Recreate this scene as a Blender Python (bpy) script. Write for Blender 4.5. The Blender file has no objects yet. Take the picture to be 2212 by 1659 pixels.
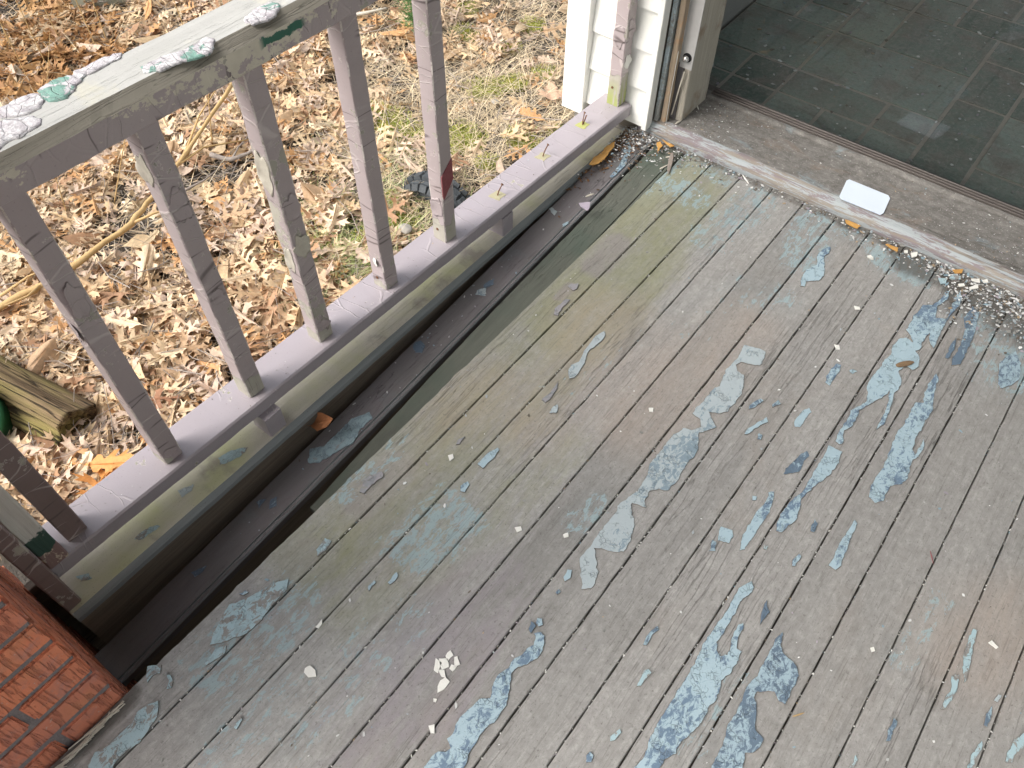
import bpy, bmesh, math, random
import numpy as np
from mathutils import Vector, Matrix, noise as mnoise
from mathutils.geometry import tessellate_polygon
PI = math.pi
rnd = random.Random(7)
nr = np.random.RandomState(11)
C = bpy.context.scene.collection
sc = bpy.context.scene

# ------------------------------------------------------------------ camera
EYE = 1.355
_W, _H, _cx, _cy = 2212., 1659., 1106., 829.5
_vd = np.array([1097-_cx, 2143-_cy]); _v1 = np.array([3307-_cx, -1430-_cy])
_f = math.sqrt(-(_vd @ _v1))
_up = -np.array([_vd[0], _vd[1], _f]); _up /= np.linalg.norm(_up)
_Y = np.array([_v1[0], _v1[1], _f]); _Y /= np.linalg.norm(_Y)
_Y = _Y-_up*(_Y @ _up); _Y /= np.linalg.norm(_Y)
_X = np.cross(_Y, _up)
_R = np.array([_X, _Y, _up])
cam_d = bpy.data.cameras.new('camera'); cam = bpy.data.objects.new('camera', cam_d); C.objects.link(cam)
cam_d.sensor_width = 36; cam_d.lens = _f/_W*36; cam_d.clip_start = .02; cam_d.clip_end = 300
_m = Matrix.Identity(4)
for i in range(3):
    _m[i][0] = _R[i, 0]; _m[i][1] = -_R[i, 1]; _m[i][2] = -_R[i, 2]
_m[2][3] = EYE
cam.matrix_world = _m
sc.camera = cam

def on_z(u, v, z=0.):                       # survey helper: point of a horizontal plane
    r = _R @ np.array([u-_cx, v-_cy, _f]); t = (z-EYE)/r[2]
    return Vector((t*r[0], t*r[1], z))

# ------------------------------------------------------------------ light
W = bpy.data.worlds.new('World'); sc.world = W; W.use_nodes = True
wn = W.node_tree.nodes; wl = W.node_tree.links
bg = wn['Background']; sky = wn.new('ShaderNodeTexSky'); sky.sky_type = 'NISHITA'; sky.sun_disc = False
SUN_EL, SUN_AZ = 46, 212                    # azimuth, clockwise from +Y
sky.sun_elevation = math.radians(SUN_EL); sky.sun_rotation = math.radians(SUN_AZ)
sky.air_density = 1.6; sky.dust_density = 7.0; sky.ozone_density = .6
hs = wn.new('ShaderNodeHueSaturation'); hs.inputs['Saturation'].default_value = .42
wl.new(sky.outputs[0], hs.inputs['Color']); wl.new(hs.outputs[0], bg.inputs[0])
bg.inputs[1].default_value = .15
sd = bpy.data.lights.new('sun', 'SUN'); sd.energy = 1.15; sd.angle = math.radians(45); sd.color = (1, .985, .965)
so = bpy.data.objects.new('sun', sd); C.objects.link(so)
_az = math.radians(SUN_AZ); _el = math.radians(SUN_EL)
_sd = Vector((math.sin(_az)*math.cos(_el), math.cos(_az)*math.cos(_el), math.sin(_el)))
so.rotation_euler = (-_sd).to_track_quat('-Z', 'Y').to_euler(); so.location = (-4, -4, 6)
sc.view_settings.view_transform = 'Standard'; sc.view_settings.look = 'None'
sc.view_settings.gamma = 1; sc.view_settings.use_curve_mapping = False
sc.view_settings.exposure = 0.78
sc.render.engine = 'CYCLES'

# ------------------------------------------------------------------ node helpers
class NT:
    def __init__(s, name):
        s.m = bpy.data.materials.new(name); s.m.use_nodes = True
        s.t = s.m.node_tree; s.b = s.t.nodes['Principled BSDF']; s.out = s.t.nodes['Material Output']
        s.pos = s.n('ShaderNodeNewGeometry').outputs['Position']
    def n(s, k, **kw):
        x = s.t.nodes.new(k)
        for a, b in kw.items(): setattr(x, a, b)
        return x
    def put(s, sock, v):
        if isinstance(v, bpy.types.NodeSocket): s.t.links.new(v, sock)
        elif isinstance(v, (tuple, list)) and len(v) == 3 and sock.type == 'RGBA': sock.default_value = (*v, 1)
        else: sock.default_value = v
    def math(s, op, a, b=0., c=None, clamp=False):
        x = s.n('ShaderNodeMath', operation=op, use_clamp=clamp)
        s.put(x.inputs[0], a); s.put(x.inputs[1], b)
        if c is not None: s.put(x.inputs[2], c)
        return x.outputs[0]
    def scale(s, v, k, off=(0, 0, 0)):
        x = s.n('ShaderNodeMapping'); s.put(x.inputs['Vector'], v)
        x.inputs['Scale'].default_value = k; x.inputs['Location'].default_value = off
        return x.outputs[0]
    def noise(s, v, k=(1, 1, 1), sc_=1., det=4, rough=.55, dist=0., off=(0, 0, 0), dim4=None):
        x = s.n('ShaderNodeTexNoise')
        if dim4 is not None:
            x.noise_dimensions = '4D'; s.put(x.inputs['W'], dim4)
        s.put(x.inputs['Vector'], s.scale(v, k, off)); x.inputs['Scale'].default_value = sc_
        x.inputs['Detail'].default_value = det; x.inputs['Roughness'].default_value = rough
        x.inputs['Distortion'].default_value = dist
        return x.outputs['Fac']
    def vor(s, v, k=(1, 1, 1), sc_=1., feat='DISTANCE_TO_EDGE', rand=1., out='Distance'):
        x = s.n('ShaderNodeTexVoronoi', feature=feat)
        s.put(x.inputs['Vector'], s.scale(v, k)); x.inputs['Scale'].default_value = sc_
        x.inputs['Randomness'].default_value = rand
        return x.outputs[out]
    def ramp(s, v, a, b, lo=0., hi=1.):
        x = s.n('ShaderNodeMapRange'); x.clamp = True
        s.put(x.inputs[0], v)
        for i, q in enumerate((a, b, lo, hi)): s.put(x.inputs[1+i], q)
        return x.outputs[0]
    def mix(s, f, a, b, mode='MIX'):
        x = s.n('ShaderNodeMix', data_type='RGBA', blend_type=mode)
        s.put(x.inputs[0], f); s.put(x.inputs[6], a); s.put(x.inputs[7], b)
        return x.outputs[2]
    def attr(s, name, typ='GEOMETRY', out='Color'):
        x = s.n('ShaderNodeAttribute', attribute_type=typ, attribute_name=name); return x.outputs[out]
    def rgb(s, c):
        x = s.n('ShaderNodeSeparateColor'); s.put(x.inputs[0], c); return x.outputs
    def xyz(s, c):
        x = s.n('ShaderNodeSeparateXYZ'); s.put(x.inputs[0], c); return x.outputs
    def rand(s): return s.n('ShaderNodeObjectInfo').outputs['Random']
    def warp(s, v, amt, sc_=6.):
        x = s.n('ShaderNodeTexNoise'); s.put(x.inputs['Vector'], v); x.inputs['Scale'].default_value = sc_
        a = s.n('ShaderNodeVectorMath', operation='MULTIPLY_ADD')
        s.put(a.inputs[0], x.outputs['Color']); a.inputs[1].default_value = (amt,)*3; s.put(a.inputs[2], v)
        return a.outputs[0]
    def bump(s, h, dist=.001, strength=1., nrm=None):
        x = s.n('ShaderNodeBump'); s.put(x.inputs['Height'], h)
        x.inputs['Distance'].default_value = dist; x.inputs['Strength'].default_value = strength
        if nrm is not None: s.put(x.inputs['Normal'], nrm)
        return x.outputs[0]
    def fin(s, col, rough=.8, nrm=None, spec=.3, metal=0.):
        s.put(s.b.inputs['Base Color'], col); s.put(s.b.inputs['Roughness'], rough)
        s.put(s.b.inputs['Specular IOR Level'], spec); s.put(s.b.inputs['Metallic'], metal)
        if nrm is not None: s.put(s.b.inputs['Normal'], nrm)
        return s.m

def grain(t, ax, fine=1., p=None):
    """wood streaks running along axis ax -> (coarse, fine, cracks)"""
    p = t.pos if p is None else p
    def k(c, l): return tuple(l if i == ax else c for i in range(3))
    w = t.math('MULTIPLY', t.rand(), 37.)
    p2 = t.warp(p, .006, 9.)
    a = t.noise(p2, k(26, 1.6), 1, 4, .6, 0, dim4=w)
    b = t.noise(p2, k(150*fine, 5), 1, 5, .65, 0, dim4=w)
    c = t.noise(p2, k(95*fine, 3.2), 1, 3, .5, 0., off=(3, 7, 1), dim4=w)
    c = t.math('ABSOLUTE', t.math('SUBTRACT', c, .5))
    c = t.math('SUBTRACT', 1., t.ramp(c, .002, .012))
    c = t.math('MULTIPLY', c, t.ramp(t.noise(p, k(9, 1.2), 1, 2, .5, 0, off=(5, 5, 5), dim4=w), .50, .68))
    return a, b, c

def wood_mat(name, dark, light, ax, tint=None, rough=.85, bump=.0012, crack=.75, patch=None, patch_amt=.5):
    t = NT(name); a, b, c = grain(t, ax)
    v = t.math('ADD', t.math('MULTIPLY', t.ramp(a, .3, .7), .45), t.math('MULTIPLY', t.ramp(b, .25, .75), .55))
    col = t.mix(v, dark, light)
    if tint is not None:
        col = t.mix(t.ramp(t.noise(t.pos, (1, 1, 1), 5, 4, .6), .45, .65, 0, .8), col, tint)
    if patch is not None:
        col = t.mix(t.ramp(t.noise(t.pos, (1, 1, 1), 9, 5, .6, 0, (9, 1, 4)), .56, .66, 0, patch_amt), col, patch)
    col = t.mix(t.math('MULTIPLY', c, crack), col, (.02, .018, .016))
    # fine speckled dirt
    sp = t.ramp(t.noise(t.pos, (1, 1, 1), 420, 3, .6), .62, .72, 0, .45)
    col = t.mix(sp, col, (.04, .036, .032))
    h = t.math('SUBTRACT', t.math('MULTIPLY', b, .6), c)
    return t.fin(col, rough, t.bump(h, bump))

M = {}
# deck boards: grey weathered wood; 'stain' holds the algae, paint film and dirt that have soaked in
t = NT('deck_wood'); a, b, c = grain(t, 1)
st = t.rgb(t.attr('stain')); sal = t.attr('stain', out='Alpha')
v = t.math('ADD', t.math('MULTIPLY', t.ramp(a, .3, .7), .4), t.math('MULTIPLY', t.ramp(b, .25, .75), .6))
col = t.mix(v, (.272, .268, .262), (.412, .406, .396))
mot = t.noise(t.pos, (75, 48, 75), 1, 6, .8, .3, (2, 9, 1)); col = t.mix(t.ramp(mot, .38, .62, .42, 0), col, (.17, .165, .155)); col = t.mix(t.ramp(mot, .55, .72, 0, .30), col, (.50, .49, .47))
tone = t.ramp(t.rand(), 0, 1, .9, 1.08)
hsn = t.n('ShaderNodeHueSaturation'); t.put(hsn.inputs['Color'], col); t.put(hsn.inputs['Value'], tone); col = hsn.outputs[0]
ms = t.noise(t.pos, (16, 5, 16), 1, 6, .7, .4)
mf = t.noise(t.pos, (90, 22, 90), 1, 5, .7, .2)
mm = t.math('ADD', t.math('MULTIPLY', ms, .65), t.math('MULTIPLY', mf, .35))
def soak(attr, col, tint, lo, hi, amt):
    q = t.math('ADD', attr, t.math('MULTIPLY', t.math('SUBTRACT', mm, .5), 1.9))
    return t.mix(t.ramp(q, lo, hi, 0, amt), col, tint)
col = soak(st[0], col, (.235, .245, .115), .3, .9, .60)
col = soak(st[2], col, (.275, .245, .275), .45, .72, .55)
wblot = t.noise(t.pos, (4, 2.4, 4), 1, 5, .65, .6, (4, 2, 0))
col = t.mix(t.ramp(wblot, .54, .70, 0, .22), col, (.29, .235, .185))
warm = t.rgb(t.attr('warmth'))[0]; col = t.mix(t.math('MULTIPLY', warm, t.ramp(mm, .3, .62, .25, 1)), col, (.40, .32, .265))
col = t.mix(t.ramp(t.noise(t.pos, (7, 3, 7), 1, 5, .65, .6, (1, 8, 0)), .54, .7, 0, .30), col, (.14, .135, .125))
fk = t.noise(t.pos, (60, 26, 60), 1, 6, .78, .5, (6, 6, 0))
q_ = t.math('ADD', t.math('MULTIPLY', st[1], .34), t.math('MULTIPLY', mf, .25))
q_ = t.math('ADD', q_, t.math('MULTIPLY', fk, .75))
col = t.mix(t.ramp(q_, .705, .735, 0, .75), col, (.30, .405, .44))
wash = t.math('MULTIPLY', st[1], t.ramp(ms, .35, .65)); col = t.mix(t.math('MULTIPLY', wash, .28), col, (.20, .27, .30))
col = soak(sal, col, (.085, .078, .07), .4, .9, .8)
col = t.mix(t.math('MULTIPLY', c, .55), col, (.06, .055, .05))
sp = t.ramp(t.noise(t.pos, (1, .7, 1), 210, 4, .75), .58, .68, 0, .55)
col = t.mix(sp, col, (.08, .075, .07))
fz_ = t.ramp(t.noise(t.pos, (330, 14, 330), 1, 4, .7), .55, .68, 0, .45); col = t.mix(fz_, col, (.12, .115, .105))
kn = t.ramp(t.vor(t.pos, (9, 1.1, 1), 1, 'F1'), .02, .055, 1, 0)
kn = t.math('MULTIPLY', kn, t.ramp(t.noise(t.pos, (3, 1, 1), 1, 1, .5), .6, .62))
col = t.mix(t.math('MULTIPLY', kn, .6), col, (.06, .05, .04))
h = t.math('SUBTRACT', t.math('MULTIPLY', b, .7), c)
h = t.math('ADD', h, t.math('MULTIPLY', mot, .8))
M['deck'] = t.fin(col, .82, t.bump(h, .0013), .25)

def paint_film(name, light, darkc, amt=.5, thr=.5, hole=.735):
    t = NT(name)
    p = t.warp(t.pos, .02, 30)
    a = t.noise(p, (105, 62, 105), 1, 6, .74, .6)
    g = t.noise(t.pos, (7, 4, 7), 1, 2, .5)
    q = t.math('ADD', a, t.math('MULTIPLY', t.math('SUBTRACT', g, .5), .8))
    col = t.mix(t.ramp(q, thr-.03, thr+.05), light, darkc)
    cr = t.math('SUBTRACT', 1., t.ramp(t.vor(t.warp(t.pos, .012, 60), (1, 1, 1), 130), .02, .09))
    cr = t.math('MULTIPLY', cr, t.ramp(t.noise(t.pos, (1, 1, 1), 40, 3), .5, .6))
    col = t.mix(t.math('MULTIPLY', cr, .30), col, (.12, .14, .16))
    sp = t.ramp(t.noise(t.pos, (1, 1, 1), 250, 3, .7), .66, .72, 0, .7)
    col = t.mix(sp, col, (.16, .15, .13))
    ho = t.noise(t.pos, (80, 40, 80), 1, 6, .75, .6, (9, 9, 9))
    col = t.mix(t.ramp(ho, hole, hole+.02), col, (.26, .255, .245))
    return t.fin(col, .6, t.bump(t.math('SUBTRACT', t.math('MULTIPLY', a, .6), cr), .0012), .35)
M['film_blue'] = paint_film('film_blue', (.35, .465, .53), (.135, .20, .28), thr=.54)
M['film_slate'] = paint_film('film_slate', (.31, .415, .48), (.115, .165, .225), thr=.44)
M['film_cyan'] = paint_film('film_cyan', (.35, .48, .53), (.30, .40, .44), thr=.60, hole=.525)
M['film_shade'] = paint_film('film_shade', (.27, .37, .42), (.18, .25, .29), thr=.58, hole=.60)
M['film_lilac'] = paint_film('film_lilac', (.30, .29, .31), (.24, .25, .27), thr=.55, hole=.57)
M['film_grey'] = paint_film('film_grey', (.39, .45, .48), (.21, .28, .33), thr=.57)

def mauve(name, ax, scab=0., base=((.375, .315, .322), (.43, .38, .395))):
    """mauve house paint over grey wood; object property bare_z: bare wood below that height"""
    t = NT(name); a, b, c = grain(t, ax)
    wood = t.mix(t.math('ADD', t.math('MULTIPLY', a, .5), t.math('MULTIPLY', b, .5)), (.27, .255, .22), (.52, .50, .44))
    wood = t.mix(t.math('MULTIPLY', c, .8), wood, (.03, .027, .022))
    gn = t.ramp(t.noise(t.pos, (1, 1, 1), 25, 3), .56, .68, 0, .45)
    wood = t.mix(gn, wood, (.22, .25, .10))
    paint = t.mix(t.noise(t.pos, (6, 6, 6), 1, 5, .6), *base)
    paint = t.mix(t.ramp(t.noise(t.pos, (1, 1, 1), 300, 3, .6), .62, .74, 0, .45), paint, (.18, .15, .15))
    # crazing: pale thin edges of lifted paint, mostly across the grain
    k = tuple(22 if i == ax else 5 for i in range(3))
    e = t.vor(t.warp(t.pos, .03, 14), k, 1)
    line = t.math('MULTIPLY', t.math('SUBTRACT', 1., t.ramp(e, .008, .022)), t.ramp(t.noise(t.pos, (1, 1, 1), 6, 2), .44, .52))
    paint = t.mix(t.math('MULTIPLY', line, .5 if ax == 2 else .06), paint, (.62, .57, .56))
    k2 = tuple(15 if i == ax else 1.2 for i in range(3))
    e2 = t.vor(t.warp(t.pos, .05, 7), k2, 1)
    dk = t.math('MULTIPLY', t.math('SUBTRACT', 1., t.ramp(e2, .006, .022)), t.ramp(t.noise(t.pos, (1, 1, 1), 9, 2, .5, 0, (4, 4, 4)), .48, .54))
    if ax == 2 or scab: paint = t.mix(t.math('MULTIPLY', dk, .75), paint, (.10, .08, .08))
    z = t.xyz(t.pos)[2]
    lime = t.math('MULTIPLY', t.attr('lime', 'OBJECT', 'Fac'), t.ramp(z, .155, .09, 0, .75)); wood = t.mix(t.math('MULTIPLY', lime, t.ramp(t.noise(t.pos, (60, 60, 12), 1, 4), .42, .5)), wood, (.30, .36, .07))
    bz = t.attr('bare_z', 'OBJECT', 'Fac'); pe = t.attr('peel', 'OBJECT', 'Fac')
    nz = t.noise(t.pos, (1, 1, 1), 38, 3, .5)
    low = t.ramp(t.math('SUBTRACT', t.math('ADD', bz, t.math('MULTIPLY', t.math('SUBTRACT', nz, .5), .07)), z), 0., .0015)
    pn = t.noise(t.pos, (1, 1, 1), 16, 6, .68)
    pm = t.ramp(t.math('SUBTRACT', pe, pn), 0., .006)
    bare = t.math('MAXIMUM', low, pm)
    # pale rim where the film breaks off
    rim1 = t.ramp(t.math('ABSOLUTE', t.math('SUBTRACT', t.math('SUBTRACT', pe, pn), -.006)), .002, .007, 1, 0)
    paint = t.mix(t.math('MULTIPLY', rim1, .7), paint, (.66, .62, .60))
    if scab:
        s_ = t.noise(t.pos, (52, 40, 52), 1, 5, .72, .3)
        yy = t.xyz(t.pos)[1]
        zone = t.math('SUBTRACT', t.ramp(t.math('ABSOLUTE', t.math('SUBTRACT', yy, .61)), .04, .22, .10, -.10), t.ramp(z, .715, .75, .07, -.02))
        s2 = t.ramp(t.math('ADD', s_, zone), .50, .52)
        gst = t.math('MULTIPLY', t.ramp(t.math('ABSOLUTE', t.math('SUBTRACT', yy, .675)), .035, .045, 1, 0), t.ramp(t.math('ABSOLUTE', t.math('SUBTRACT', t.math('ADD', z, t.math('MULTIPLY', t.math('SUBTRACT', s_, .5), .02)), .737)), .005, .006, 1, 0))
        wood2 = t.mix(t.noise(t.pos, (1, 1, 1), 40, 3), (.50, .465, .39), (.70, .66, .56))
        paint = t.mix(t.math('MULTIPLY', s2, scab), paint, wood2); paint = t.mix(gst, paint, (.03, .13, .09))
        bare = t.math('MAXIMUM', low, pm)
    col = t.mix(bare, paint, wood)
    hh = t.math('SUBTRACT', t.math('ADD', t.math('MULTIPLY', b, .25), t.math('MULTIPLY', line, .8)), t.math('MULTIPLY', bare, 1.2))
    return t.fin(col, t.mix(bare, (.38, .38, .38), (.85, .85, .85)), t.bump(hh, .0010), .5)
M['mauve_v'] = mauve('mauve_paint_upright', 2)
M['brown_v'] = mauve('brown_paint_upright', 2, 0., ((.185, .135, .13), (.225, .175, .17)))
M['mauve_h'] = mauve('mauve_paint_rail', 1, 0., ((.325, .292, .318), (.372, .345, .385)))
M['mauve_scab'] = mauve('mauve_paint_scabby', 1, 1.)
t = NT('chipped_arris')
pn = t.noise(t.pos, (40, 40, 22), 1, 6, .75, .4)
col = t.mix(t.ramp(pn, .50, .53), (.40, .34, .35), (.66, .62, .59)); col = t.mix(t.ramp(pn, .60, .63), col, (.40, .37, .32))
M['arris'] = t.fin(col, .6, t.bump(pn, .001))
t = NT('stub_paint'); a, b, c = grain(t, 2)
z = t.math('ADD', t.xyz(t.pos)[2], t.math('MULTIPLY', t.math('SUBTRACT', t.noise(t.pos, (1, 1, 1), 30, 4, .6), .5), .06))
col = t.mix(t.ramp(t.noise(t.pos, (70, 70, 50), 1, 5, .7), .54, .57), (.25, .17, .165), (.55, .48, .38))
col = t.mix(t.ramp(z, .115, .118), col, (.045, .09, .075)); col = t.mix(t.ramp(z, .165, .168), col, t.mix(b, (.42, .41, .39), (.78, .77, .74)))
M['stub'] = t.fin(col, .7, t.bump(t.math('ADD', a, b), .002))
M['rail_wood'] = wood_mat('silver_rail_wood', (.35, .352, .34), (.53, .535, .525), 1, bump=.0010, crack=.35, patch=(.56, .54, .42), patch_amt=.6)
M['rail_edge'] = wood_mat('brown_grey_rail_edge', (.20, .185, .155), (.33, .31, .265), 1)
M['beam'] = wood_mat('edge_beam_wood', (.45, .43, .37), (.62, .60, .53), 1, tint=(.46, .48, .27), crack=.3, patch=(.25, .22, .215), patch_amt=.6)
M['beam_edge'] = wood_mat('edge_beam_arris', (.15, .17, .18), (.30, .32, .33), 1)
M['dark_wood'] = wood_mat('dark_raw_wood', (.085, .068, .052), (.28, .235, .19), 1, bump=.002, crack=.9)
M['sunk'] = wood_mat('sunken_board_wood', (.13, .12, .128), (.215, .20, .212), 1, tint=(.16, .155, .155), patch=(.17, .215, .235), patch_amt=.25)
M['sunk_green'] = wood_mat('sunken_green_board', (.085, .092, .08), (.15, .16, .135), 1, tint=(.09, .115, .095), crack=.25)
M['jamb_wood'] = wood_mat('weathered_jamb_wood', (.27, .25, .21), (.55, .52, .46), 2, tint=(.36, .34, .29), crack=.9, bump=.004, patch=(.24, .175, .12), patch_amt=.75)
M['brown_wood'] = wood_mat('brown_split_wood', (.24, .19, .145), (.46, .37, .27), 2, patch=(.46, .22, .08), patch_amt=.8, crack=.9, bump=.002)
M['log'] = wood_mat('mossy_split_log', (.10, .085, .05), (.34, .29, .19), 0, tint=(.22, .22, .06), crack=.9, bump=.006)
M['plain_wood'] = wood_mat('framing_wood', (.12, .105, .09), (.2, .18, .15), 0)
M['blue_trim'] = paint_film('flaking_blue_trim', (.40, .48, .52), (.30, .31, .30), thr=.5)

t = NT('threshold_wood'); a, b, c = grain(t, 0)
col = t.mix(t.math('ADD', t.math('MULTIPLY', a, .5), t.math('MULTIPLY', b, .5)), (.155, .15, .143), (.25, .243, .232))
col = t.mix(t.ramp(t.noise(t.pos, (3, 6, 3), 1, 5, .65, .5), .5, .68, 0, .6), col, (.115, .108, .10))
mo = t.noise(t.pos, (30, 44, 30), 1, 7, .8, .4); col = t.mix(t.ramp(mo, .36, .60, .7, 0), col, (.075, .068, .062)); col = t.mix(t.ramp(mo, .56, .75, 0, .45), col, (.36, .34, .31))
col = t.mix(t.ramp(t.noise(t.pos, (5, 9, 5), 1, 5, .7, .6, (3, 0, 0)), .55, .66, 0, .35), col, (.25, .17, .12))
col = t.mix(t.ramp(t.noise(t.pos, (6, 11, 6), 1, 6, .75, .6, (0, 5, 0)), .60, .66, 0, .5), col, (.22, .28, .31))
col = t.mix(t.ramp(t.noise(t.pos, (1, 1, 1), 170, 4, .8), .60, .66, 0, .8), col, (.46, .45, .43))
yy = t.xyz(t.pos)[1]
fr = t.ramp(t.math('ADD', yy, t.math('MULTIPLY', t.math('SUBTRACT', t.noise(t.pos, (4, 40, 20), 1, 5, .65), .5), .05)), 1.785, 1.778)
film = t.mix(t.ramp(t.noise(t.pos, (9, 70, 50), 1, 6, .75, .4), .46, .50), (.23, .20, .215), (.35, .385, .405))
film = t.mix(t.ramp(t.noise(t.pos, (7, 110, 80), 1, 6, .75, .3, (3, 3, 3)), .52, .55, 0, .85), film, (.27, .235, .20))
col = t.mix(fr, col, film)
col = t.mix(t.math('MULTIPLY', c, .8), col, (.04, .035, .03))
M['threshold'] = t.fin(col, .8, t.bump(t.math('SUBTRACT', b, c), .0014))

t = NT('brick_red')
rr = t.rand(); p = t.pos
base = t.mix(rr, (.70, .235, .125), (.52, .20, .14))
base = t.mix(t.ramp(t.noise(p, (1, 1, 1), 22, 5, .65), .5, .7), base, (.42, .20, .17))
base = t.mix(t.ramp(t.noise(p, (1, 1, 1), 11, 3, .6, 0, (4, 4, 4)), .56, .66, 0, .5), base, (.58, .24, .13))
g = t.noise(p, (170, 170, 16), 1, 3, .6, .3)
gr = t.ramp(g, .36, .50, 0, 1)
base = t.mix(t.ramp(gr, 0, 1, .4, 0), base, (.22, .07, .055))
base = t.mix(t.ramp(t.noise(p, (1, 1, 1), 90, 4, .7), .64, .7, 0, .8), base, (.50, .47, .44))
hh = t.math('ADD', t.math('MULTIPLY', gr, 1.), t.math('MULTIPLY', t.noise(p, (1, 1, 1), 120, 4, .7), .6))
M['brick'] = t.fin(base, .88, t.bump(hh, .003))
t = NT('mortar_grey')
M['mortar'] = t.fin(t.mix(t.noise(t.pos, (1, 1, 1), 60, 5, .7), (.15, .135, .145), (.31, .285, .285)), .95, t.bump(t.noise(t.pos, (1, 1, 1), 300, 4, .7), .003))

t = NT('white_siding')
col = t.mix(t.ramp(t.noise(t.pos, (1, 1, 2), 4, 5, .6), .4, .7), (.82, .83, .81), (.76, .78, .75))
col = t.mix(t.ramp(t.noise(t.pos, (1, 1, 1), 160, 3, .6), .70, .74, 0, .5), col, (.35, .34, .32))
M['siding'] = t.fin(col, .45, t.bump(t.noise(t.pos, (160, 160, 8), 1, 3), .0003), .4)

t = NT('slate')
rr = t.rand(); p = t.pos
base = t.mix(rr, (.09, .145, .12), (.31, .375, .33))
base = t.mix(t.ramp(t.noise(p, (1, 1, 1), 7, 5, .65, .6), .47, .66), base, (.20, .18, .16))
base = t.mix(t.ramp(t.noise(p, (1, 1, 1), 55, 5, .75, .8), .46, .62, 0, .6), base, (.30, .30, .27))
sc_ = t.noise(t.warp(p, .1, 6), (130, 20, 130), 1, 5, .7); base = t.mix(t.ramp(sc_, .55, .68, 0, .5), base, (.36, .38, .35))
mo = t.noise(p, (1, 1, 1), 80, 6, .8); base = t.mix(t.ramp(mo, .35, .52, .45, 0), base, (.09, .095, .085)); base = t.mix(t.ramp(mo, .60, .72, 0, .6), base, (.45, .43, .40))
M['slate'] = t.fin(base, .72, t.bump(t.noise(p, (1, 1, 1), 35, 5, .65), .003), .3)
t = NT('tile_grout')
M['grout'] = t.fin(t.mix(t.noise(t.pos, (1, 1, 1), 60, 4, .7), (.34, .31, .27), (.48, .44, .39)), .95, t.bump(t.noise(t.pos, (1, 1, 1), 200, 4, .7), .002))

t = NT('dusty_glass')
gl = t.n('ShaderNodeBsdfGlossy'); gl.inputs['Roughness'].default_value = .015
tr = t.n('ShaderNodeBsdfTransparent'); tr.inputs[0].default_value = (.90, .93, .91, 1)
df = t.n('ShaderNodeBsdfDiffuse'); df.inputs[0].default_value = (.5, .48, .45, 1)
fz = t.n('ShaderNodeFresnel'); fz.inputs['IOR'].default_value = 1.5
fr = t.math('MULTIPLY', fz.outputs[0], 1.7, clamp=True)
mx = t.n('ShaderNodeMixShader'); t.put(mx.inputs[0], fr); t.t.links.new(tr.outputs[0], mx.inputs[1]); t.t.links.new(gl.outputs[0], mx.inputs[2])
dirt = t.ramp(t.noise(t.pos, (1, 1, 1), 130, 4, .7), .60, .74, .012, .16)
m2 = t.n('ShaderNodeMixShader'); t.put(m2.inputs[0], dirt); t.t.links.new(mx.outputs[0], m2.inputs[1]); t.t.links.new(df.outputs[0], m2.inputs[2])
t.t.links.new(m2.outputs[0], t.out.inputs[0]); M['glass'] = t.m

def flat(name, c1, c2=None, sc_=40, rough=.7, bump=.0006, spec=.3, metal=0.):
    t = NT(name)
    col = t.mix(t.noise(t.pos, (1, 1, 1), sc_, 4, .65), c1, c2 or c1)
    M[name] = t.fin(col, rough, t.bump(t.noise(t.pos, (1, 1, 1), sc_*3, 3), bump), spec, metal); return M[name]
flat('rust_iron', (.10, .055, .035), (.22, .10, .05), 300)
flat('galvanised', (.36, .36, .36), (.5, .5, .5), 30, .5)
flat('ball_steel', (.75, .75, .77), (.8, .8, .8), 5, .22, .0, .5, 1.)
flat('dark_hole', (.01, .01, .012))
flat('card_white', (.60, .68, .80), (.66, .74, .86), 20, .55)
flat('chip_white', (.72, .72, .68), (.80, .80, .77), 60, .6)
flat('chip_mauve', (.34, .29, .36), (.44, .40, .47), 60, .6)
flat('tan_branch', (.40, .26, .11), (.56, .40, .20), 40)
flat('grey_twig', (.20, .17, .15), (.34, .30, .27), 60)
flat('black_rubber', (.030, .036, .042), (.075, .085, .095), 50, .6, .003)
flat('bark', (.16, .10, .055), (.34, .235, .14), 200, .9, .003)
flat('leafy', (.42, .20, .06), (.62, .38, .12), 60)
flat('green_plastic', (.02, .13, .06), (.04, .20, .10), 12, .45)
flat('pine_green', (.06, .17, .05), (.12, .27, .08), 60)
flat('pale_timber', (.30, .31, .25), (.40, .40, .32), 9, .85, .002)
flat('interior_plaster', (.30, .29, .27), (.34, .33, .31), 3)
flat('soffit_white', (.55, .55, .52), (.6, .6, .57), 2)
flat('concrete', (.28, .27, .25), (.36, .34, .31), 25, .95, .002)
flat('alu_track', (.10, .09, .085), (.17, .15, .14), 40, .55, .0006, .4, .3)
flat('moss_bare_wood', (.36, .35, .22), (.42, .38, .28), 120)
flat('moss_green_wood', (.34, .38, .08), (.44, .43, .22), 120)
flat('film_rim_shadow', (.15, .14, .13), (.24, .225, .21), 150)
flat('splinter', (.42, .39, .33), (.60, .57, .50), 90)

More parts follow.
